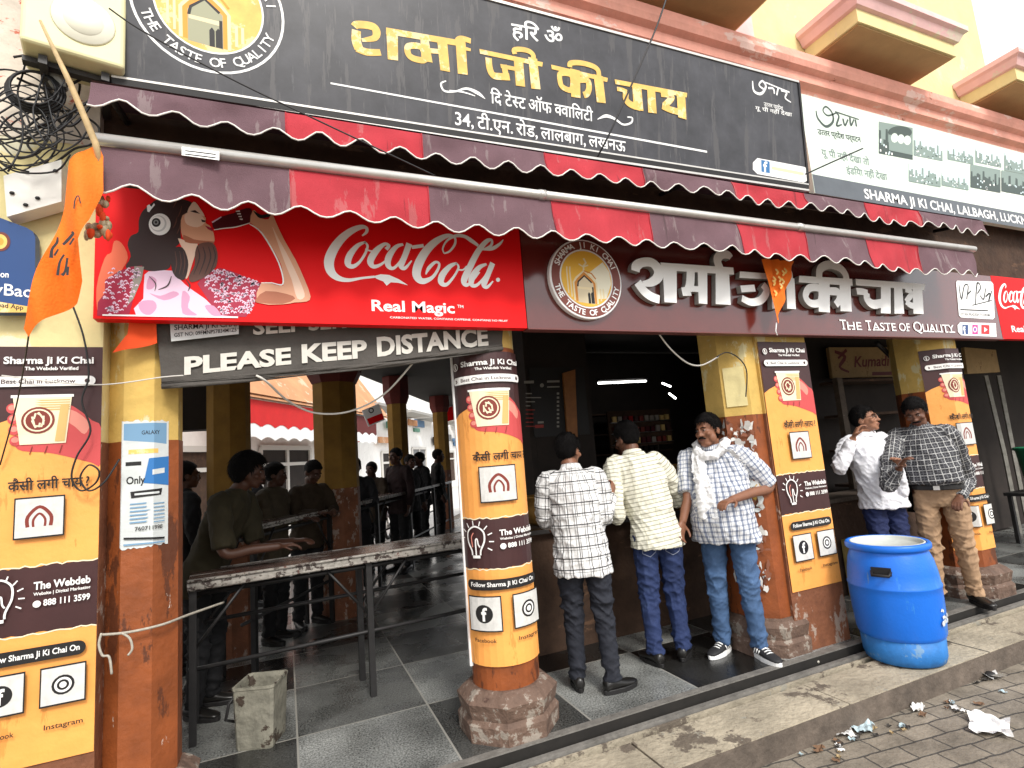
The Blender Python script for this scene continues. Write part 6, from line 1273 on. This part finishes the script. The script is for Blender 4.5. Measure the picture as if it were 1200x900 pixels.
        for i, s in enumerate((-1, 1)):
            a, e, w_ = A[i]; a0_, a1_ = S(s*.085, -.005, 1.405), a+Vector((-s*.022, 0, -.022))
            if sleeve == 'long': limb(mb, [a0_, a1_, a.lerp(e, .4), e, e.lerp(w_, .5), e.lerp(w_, .93)], [.062*k, .072*k, .068*k, .058*k, .052*k, .042*k], shirt); bones += [(a, e, .06), (e, w_, .045)]
            elif sleeve == 'half': limb(mb, [a0_, a1_, a.lerp(e, .45), a.lerp(e, .92)], [.064*k, .076*k, .075*k, .072*k], shirt); bones += [(a, e, .065)]
            else: limb(mb, [a0_, a1_, a.lerp(e, .4), e, e.lerp(w_, .3)], [.062*k, .072*k, .068*k, .058*k, .053*k], shirt); bones += [(a, e, .06), (e, w_, .045)]
        me = fuse(mb, vox, 3); folds(me, .0042*k, 26/k, seed, (1, 1, .8)); pattern(me, bones, -1 if math.cos(rz) < 0 else 1)
        so_ = put(me, 'shirt', shirt, t)
        if collar:
            cb = MB(); c_ = hc.lerp(S(0, 0, 1.44), .80); rr_ = []
            for rad, dz in ((.060, .028), (.066, .030), (.080, .0), (.083, -.012), (.072, -.012), (.062, .0)): rr_.append([S(0, .004, 1.475)+Vector((rad*k*math.cos(q*math.pi/12), rad*k*.98*math.sin(q*math.pi/12), (dz-.014*math.sin(q*math.pi/12))*k)) for q in range(24)])
            cb.loft(rr_+[rr_[0]], shirt, True, False); col_ = _cb(cb, 'collar', so_); me = col_.data; pattern(me, bones, 1)
    if tuck:
        bm_ = MB(); bm_.loft([[Vector(p)*1 for p in ring(S(0, belly*.3, z), rx*k*width, (ry+belly*.55)*k, 24)] for z, rx, ry in ((.945, .169, .128), (.95, .174, .133), (.98, .174, .133), (.985, .169, .128))], BLK, False); bm_.obox(S(0, .136+belly*.85, .965), (.022, 0, 0), (0, .004, 0), (0, 0, .017), STEEL); _cb(bm_, 'belt', t)
    # --- shoes
    for i, s in enumerate((-1, 1)):
        f = Lg[i][2]; fr = Matrix.Rotation(footrot[i]-s*.22, 3, 'Z'); sb = MB()
        P_ = lambda x, y, z: Vector((f.x, f.y, 0))+fr@(Vector((x, y, z))*k)
        sb.loft([[P_(x+rx*math.cos(q*math.pi/8), y, z+rz_*math.sin(q*math.pi/8)) for q in range(16)] for y, x, z, rx, rz_ in ((-.075, 0, .05, .024, .022), (-.065, 0, .055, .034, .038), (-.02, 0, .062, .038, .045), (.03, 0, .052, .040, .034), (.09, 0, .042, .045, .024), (.14, 0, .038, .043, .019), (.175, 0, .034, .032, .014), (.19, 0, .032, .014, .008))], shoe)
        so2 = _cb(sb, 'shoe', t)
        sb = MB(); out = [(math.sin(a_)*.047*(1 if math.cos(a_) > -.2 else .85), .055+math.cos(a_)*.14) for a_ in [q*math.pi/12 for q in range(24)]]
        sb.loft([[P_(x*e, .055+(y-.055)*e, z) for x, y in out] for z, e in ((.0, .97), (.004, 1), (.026, 1.0), (.030, .96))], sole or BLK, False); _cb(sb, 'sole', so2)
        if sole and sole is not BLK:
            lb = MB()
            for q in range(4): lb.tube([P_(-.026, .03+.022*q, .082-.008*q), P_(0, .035+.022*q, .091-.008*q), P_(.026, .03+.022*q, .082-.008*q)], .0045*k, WHT, 5)
            for q in range(3):
                for sd in (-1, 1): lb.tube([P_(sd*.041, -.02+.022*q, .036), P_(sd*.038, .0+.02*q, .078-.006*q)], .0045*k, WHT, 5)
            _cb(lb, 'laces', so2)
    t['_k'] = k; del t['_k']
    return t, S, A, body, hp3, tro
DEN1 = mat('black_denim', (.014, .016, .024), .8, .25, 9, .25, 300); DEN2 = mat('dark_blue_denim', (.016, .030, .095), .8, .25, 7, .25, 300, patches=[((.024, .042, .115), .58, 6, (1, 1, .5))]); DEN3 = mat('mid_blue_denim', (.055, .11, .22), .8, .25, 6, .25, 300, patches=[((.085, .155, .285), .56, 7, (1, 1, .5))]); KHAK = mat('khaki_cotton', (.36, .23, .135), .85, .12, 8, .2, 260); DEN4 = mat('navy_denim', (.012, .020, .075), .8, .3, 8, .25, 300)
SHB = mat('black_shoe_leather', (.012, .011, .010), .3, .2, 20); SHK = mat('black_trainer_mesh', (.02, .02, .022), .7)
PL1 = cloth('white_black_plaid', (.74, .74, .73), [(0, .062, .09, (.10, .10, .11), .1), (0, .062, .07, (.22, .22, .23), .38), (1, .070, .10, (.08, .08, .09), .2), (1, .070, .05, (.3, .3, .3), .42), (0, .0155, .18, (.80, .80, .80), 0)])
ST2 = cloth('cream_striped_cotton', (.76, .74, .62), [(1, .030, .22, (.46, .46, .42), 0), (0, .11, .05, (.8, .8, .74), .3)])
CK3 = cloth('white_blue_check', (.74, .75, .76), [(0, .030, .36, (.36, .40, .50), .2), (1, .034, .34, (.55, .58, .66), .1), (0, .030, .06, (.25, .27, .36), .7)])
CK5 = cloth('charcoal_white_check', (.040, .040, .046), [(0, .044, .12, (.46, .46, .45), .1), (1, .044, .12, (.46, .46, .45), .3), (0, .044, .08, (.15, .15, .16), .6), (1, .044, .08, (.15, .15, .16), .8)])
WH4 = cloth('white_lilac_cotton', (.80, .80, .84), [])
def wp(px, py, y): return on_y(px, py, y)
f_ = on_z(706, 806, 0); p1 = Vector((f_.x-.07, 3.29, 0))
person(p1, R(-27), 'man in a white shirt with black plaid lines, seen from behind', H=1.67, width=1.02, belly=.02, lean=(-.02, .03), head=(R(-32), R(-6), 0), arms=[((-.23, .04, 1.14), (-.16, .24, 1.06)), (wp(708, 606, 3.22), wp(716, 578, 3.33))], feet=((-.10, .05), (.13, -.03)), footrot=(R(-5), R(-45)), shirt=PL1, pants=DEN1, shoe=SHB, hem=.76, seed=3, curls=(.5, .9))
f_ = on_z(797, 778, 0); p2 = Vector((f_.x-.03, 3.40, 0))
P2 = person(p2, R(-22), 'man in a cream shirt with thin grey stripes, seen from behind', H=1.74, lean=(-.10, .06), head=(R(30), R(-14), R(-6)), arms=[(wp(723, 604, 3.46), (-.10, .34, 1.10)), (wp(796, 585, 3.46), (.12, .36, 1.08))], feet=((-.11, -.03), (.11, .04)), footrot=(R(8), R(-14)), shirt=ST2, sleeve='three', pants=DEN2, shoe=SHB, hem=.80, seed=5, skin=SKB)
f_ = on_z(857, 762, 0); p3 = Vector((f_.x, 3.22, 0))
P3 = person(p3, R(124), 'stout man in a blue checked shirt with a white scarf and hand on hip', H=1.75, skin=SKA, belly=.075, width=1.10, lean=(.03, -.01), head=(R(-24), R(-4), R(3)), arms=[(wp(902, 570, 3.02), wp(857, 586, 2.90)), (wp(806, 582, 3.32), wp(800, 612, 3.30))], feet=((-.13, .02), (.12, .0)), footrot=(R(35), R(-5)), shirt=CK3, sleeve='half', pants=DEN3, shoe=SHK, sole=WHT, hem=.80, seed=8, moustache=True)
p4 = Vector((4.93, 3.30, 0))
person(p4, R(163), 'man in a plain white shirt and glasses with a hand raised to his chin', H=1.75, skin=SKC, belly=.03, lean=(.03, -.03), head=(R(34), R(10), 0), arms=[(wp(1056, 575, 3.15), wp(1052, 548, 3.06)), (wp(984, 548, 3.22), wp(1000, 513, 3.12))], feet=((-.11, 0), (.11, 0)), shirt=WH4, pants=DEN4, shoe=SHB, hem=.83, seed=12, glasses=True, curls=(.6, .7))
f_ = on_z(1128, 706, 0); p5 = Vector((5.29, 3.03, 0))
person(p5, R(118), 'man in a dark checked shirt, belt and khaki trousers, looking down', H=1.78, skin=SKB, belly=.045, width=1.06, lean=(.05, .03), head=(R(-8), R(-26), R(4)), arms=[(wp(1134, 562, 2.95), wp(1124, 584, 2.86)), (wp(1041, 568, 3.02), wp(1054, 548, 2.88))], feet=((-.12, -.05), (.13, .05)), footrot=(R(20), R(-6)), shirt=CK5, pants=KHAK, shoe=SHB, tuck=True, seed=15, moustache=True, hip=(.0, 0))
from mathutils.bvhtree import BVHTree
STI = mat('pale_jean_stitching', (.30, .33, .42), .8)
def pockets(P_):
    tr_ = P_[5]; S_ = P_[1]; me = tr_.data; bv_ = BVHTree.FromPolygons([v.co.copy() for v in me.vertices], [tuple(p.vertices) for p in me.polygons])
    for s in (-1, 1):
        out = [(s*.035, .90), (s*.135, .895), (s*.133, .79), (s*.084, .765), (s*.038, .795), (s*.035, .90)]; pts = []
        for (xa, za), (xb, zb) in zip(out[:-1], out[1:]):
            for q in range(6):
                p = S_(xa+(xb-xa)*q/6, -.4, za+(zb-za)*q/6-.02); h_ = bv_.ray_cast(p, Vector((0, 1, 0)))
                if h_[0] is not None: pts.append(h_[0]+h_[1]*.002)
        if len(pts) > 4: mb = MB(); mb.tube(pts, .0022, STI, 5); o = mb.build('pocket_stitching'); o.location = (0, 0, 0); o.parent = tr_
pockets(P2)
# scarf of the stout man
t3, S3, A3, b3, h3, _tr = P3
SCF = cloth('white_scarf_cotton', (.78, .78, .78), [], .9)
def scarf():
    mb = MB(); k = 1.75/1.72
    loop = [S3(.105*math.cos(a), .02+.115*math.sin(a), 1.475-.045*math.sin(a)+.02*math.cos(2*a)) for a in [2*math.pi*q/14 for q in range(15)]]
    mb.tube([Vector(p) for p in smooth_path(loop, 4)], .034, SCF, 10)
    dr = [S3(.085, .10, 1.45), S3(.080, .165, 1.34), S3(.062, .215, 1.20), S3(.050, .240, 1.08), S3(.045, .242, .98)]
    rings = []
    for i, p in enumerate(smooth_path(dr, 5)):
        p = Vector(p); w_ = .045+.0018*i; rings.append([p+Vector((w_*math.cos(q*math.pi/8), .014*math.sin(q*math.pi/8)+.008*math.sin(q*1.7+i*.2), 0)) for q in range(16)])
    mb.loft(rings, SCF)
    dr = [S3(-.08, .09, 1.46), S3(-.15, .13, 1.43), S3(-.21, .15, 1.39), S3(-.235, .15, 1.34)]; rings = []
    for i, p in enumerate(smooth_path(dr, 5)):
        p = Vector(p); rings.append([p+Vector((.014*math.cos(q*math.pi/8), .02*math.sin(q*math.pi/8), .042*math.sin(q*math.pi/8+.6))) for q in range(16)])
    mb.loft(rings, SCF)
    me = fuse(mb, .007, 3); folds(me, .004, 42, 77, (1.6, 1, .5)); put(me, 'scarf', SCF, t3)
scarf()
# --- people inside the hall, shirt colours darkened into silhouettes against the light lane
BG = {n: mat('shaded_hall_shirt_'+n, c, .85, .2, 8) for n, c in dict(olive=(.030, .024, .010), black=(.007, .007, .008), beige=(.06, .046, .027), white=(.42, .41, .39), brown=(.035, .022, .011), grey=(.018, .018, .02), maroon=(.016, .006, .006)).items()}
SKD = mat('shaded_dark_skin', (.075, .032, .019), .5, .1, 16); DENH = mat('shaded_hall_trousers', (.006, .006, .007), .85)  # skin and trousers coloured near black to imitate the hall's shade
def back(px, py, y, H, rz, col, label, **kw):
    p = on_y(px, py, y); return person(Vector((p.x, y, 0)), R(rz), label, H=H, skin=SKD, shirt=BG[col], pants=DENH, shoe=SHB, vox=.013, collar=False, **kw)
back(238, 560, 4.46, 1.70, -112, 'olive', 'bushy-haired man in an olive shirt leaning his forearm on the nearest counter', lean=(0, .24), width=1.1, bushy=1.22, head=(R(12), R(-8), 0), arms=[(wp(300, 640, 4.45), wp(345, 634, 4.3)), (wp(263, 648, 4.10), wp(328, 640, 4.08))], seed=31, sleeve='half')
person(Vector((3.35, 4.95, 0)), R(170), 'dim tea seller in a dark shirt standing behind the serving counter', H=1.68, skin=SKB, shirt=BG['brown'], pants=DEN1, shoe=SHB, vox=.013, collar=False, seed=41, arms=[((-.22, .12, 1.12), (-.12, .34, 1.08)), ((.22, .12, 1.12), (.10, .34, 1.08))])
back(214, 560, 5.6, 1.72, -60, 'black', 'dark silhouetted man at the left edge of the hall opening beside the first pillar', seed=32, head=(R(-10), 0, 0))
back(319, 560, 5.85, 1.66, -120, 'beige', 'man in a pale beige shirt at the left end of the second counter', seed=33, head=(R(25), R(-6), 0), arms=[((-.22, .10, 1.15), (-.10, .33, 1.15)), ((.22, .10, 1.15), (.10, .33, 1.16))])
back(357, 560, 6.2, 1.66, -150, 'brown', 'man in a brown shirt bending over the second counter', seed=34, lean=(0, .10), head=(R(10), R(-28), 0), arms=[((-.22, .14, 1.18), (-.08, .34, 1.18)), ((.22, .14, 1.18), (.08, .34, 1.18))])
back(390, 560, 6.75, 1.70, 150, 'white', 'man in a white shirt at the second counter before the widest inner pillar', seed=35, head=(R(10), R(-12), 0), arms=[((-.24, .08, 1.15), (-.06, .28, 1.15)), ((.24, .08, 1.15), (.08, .30, 1.17))])
back(416, 560, 7.25, 1.68, 175, 'grey', 'man in a dark grey shirt just right of the widest inner pillar', seed=36, head=(0, R(-10), 0), arms=[((-.23, .08, 1.15), (-.08, .30, 1.15)), ((.23, .08, 1.15), (.08, .30, 1.17))])
back(300, 560, 7.6, 1.66, -100, 'black', 'dark man between the first and widest inner pillars, farthest back', seed=44)
back(437, 560, 8.4, 1.62, 140, 'brown', 'dark man in brown between the widest and the third inner pillars', seed=45, arms=[((-.23, .08, 1.15), (-.08, .30, 1.13)), ((.23, .08, 1.15), (.08, .30, 1.13))])
back(480, 560, 9.0, 1.70, -150, 'grey', 'dark man just right of the third inner pillar', seed=46)
back(467, 560, 8.3, 1.80, 120, 'maroon', 'tall dark figure in front of the third inner pillar', seed=37)
back(494, 560, 9.6, 1.74, 100, 'black', 'dark figure on the left of the pair near the fourth inner pillar', seed=38)
back(513, 560, 10.1, 1.78, -100, 'black', 'dark figure on the right of the pair near the fourth inner pillar', seed=39)
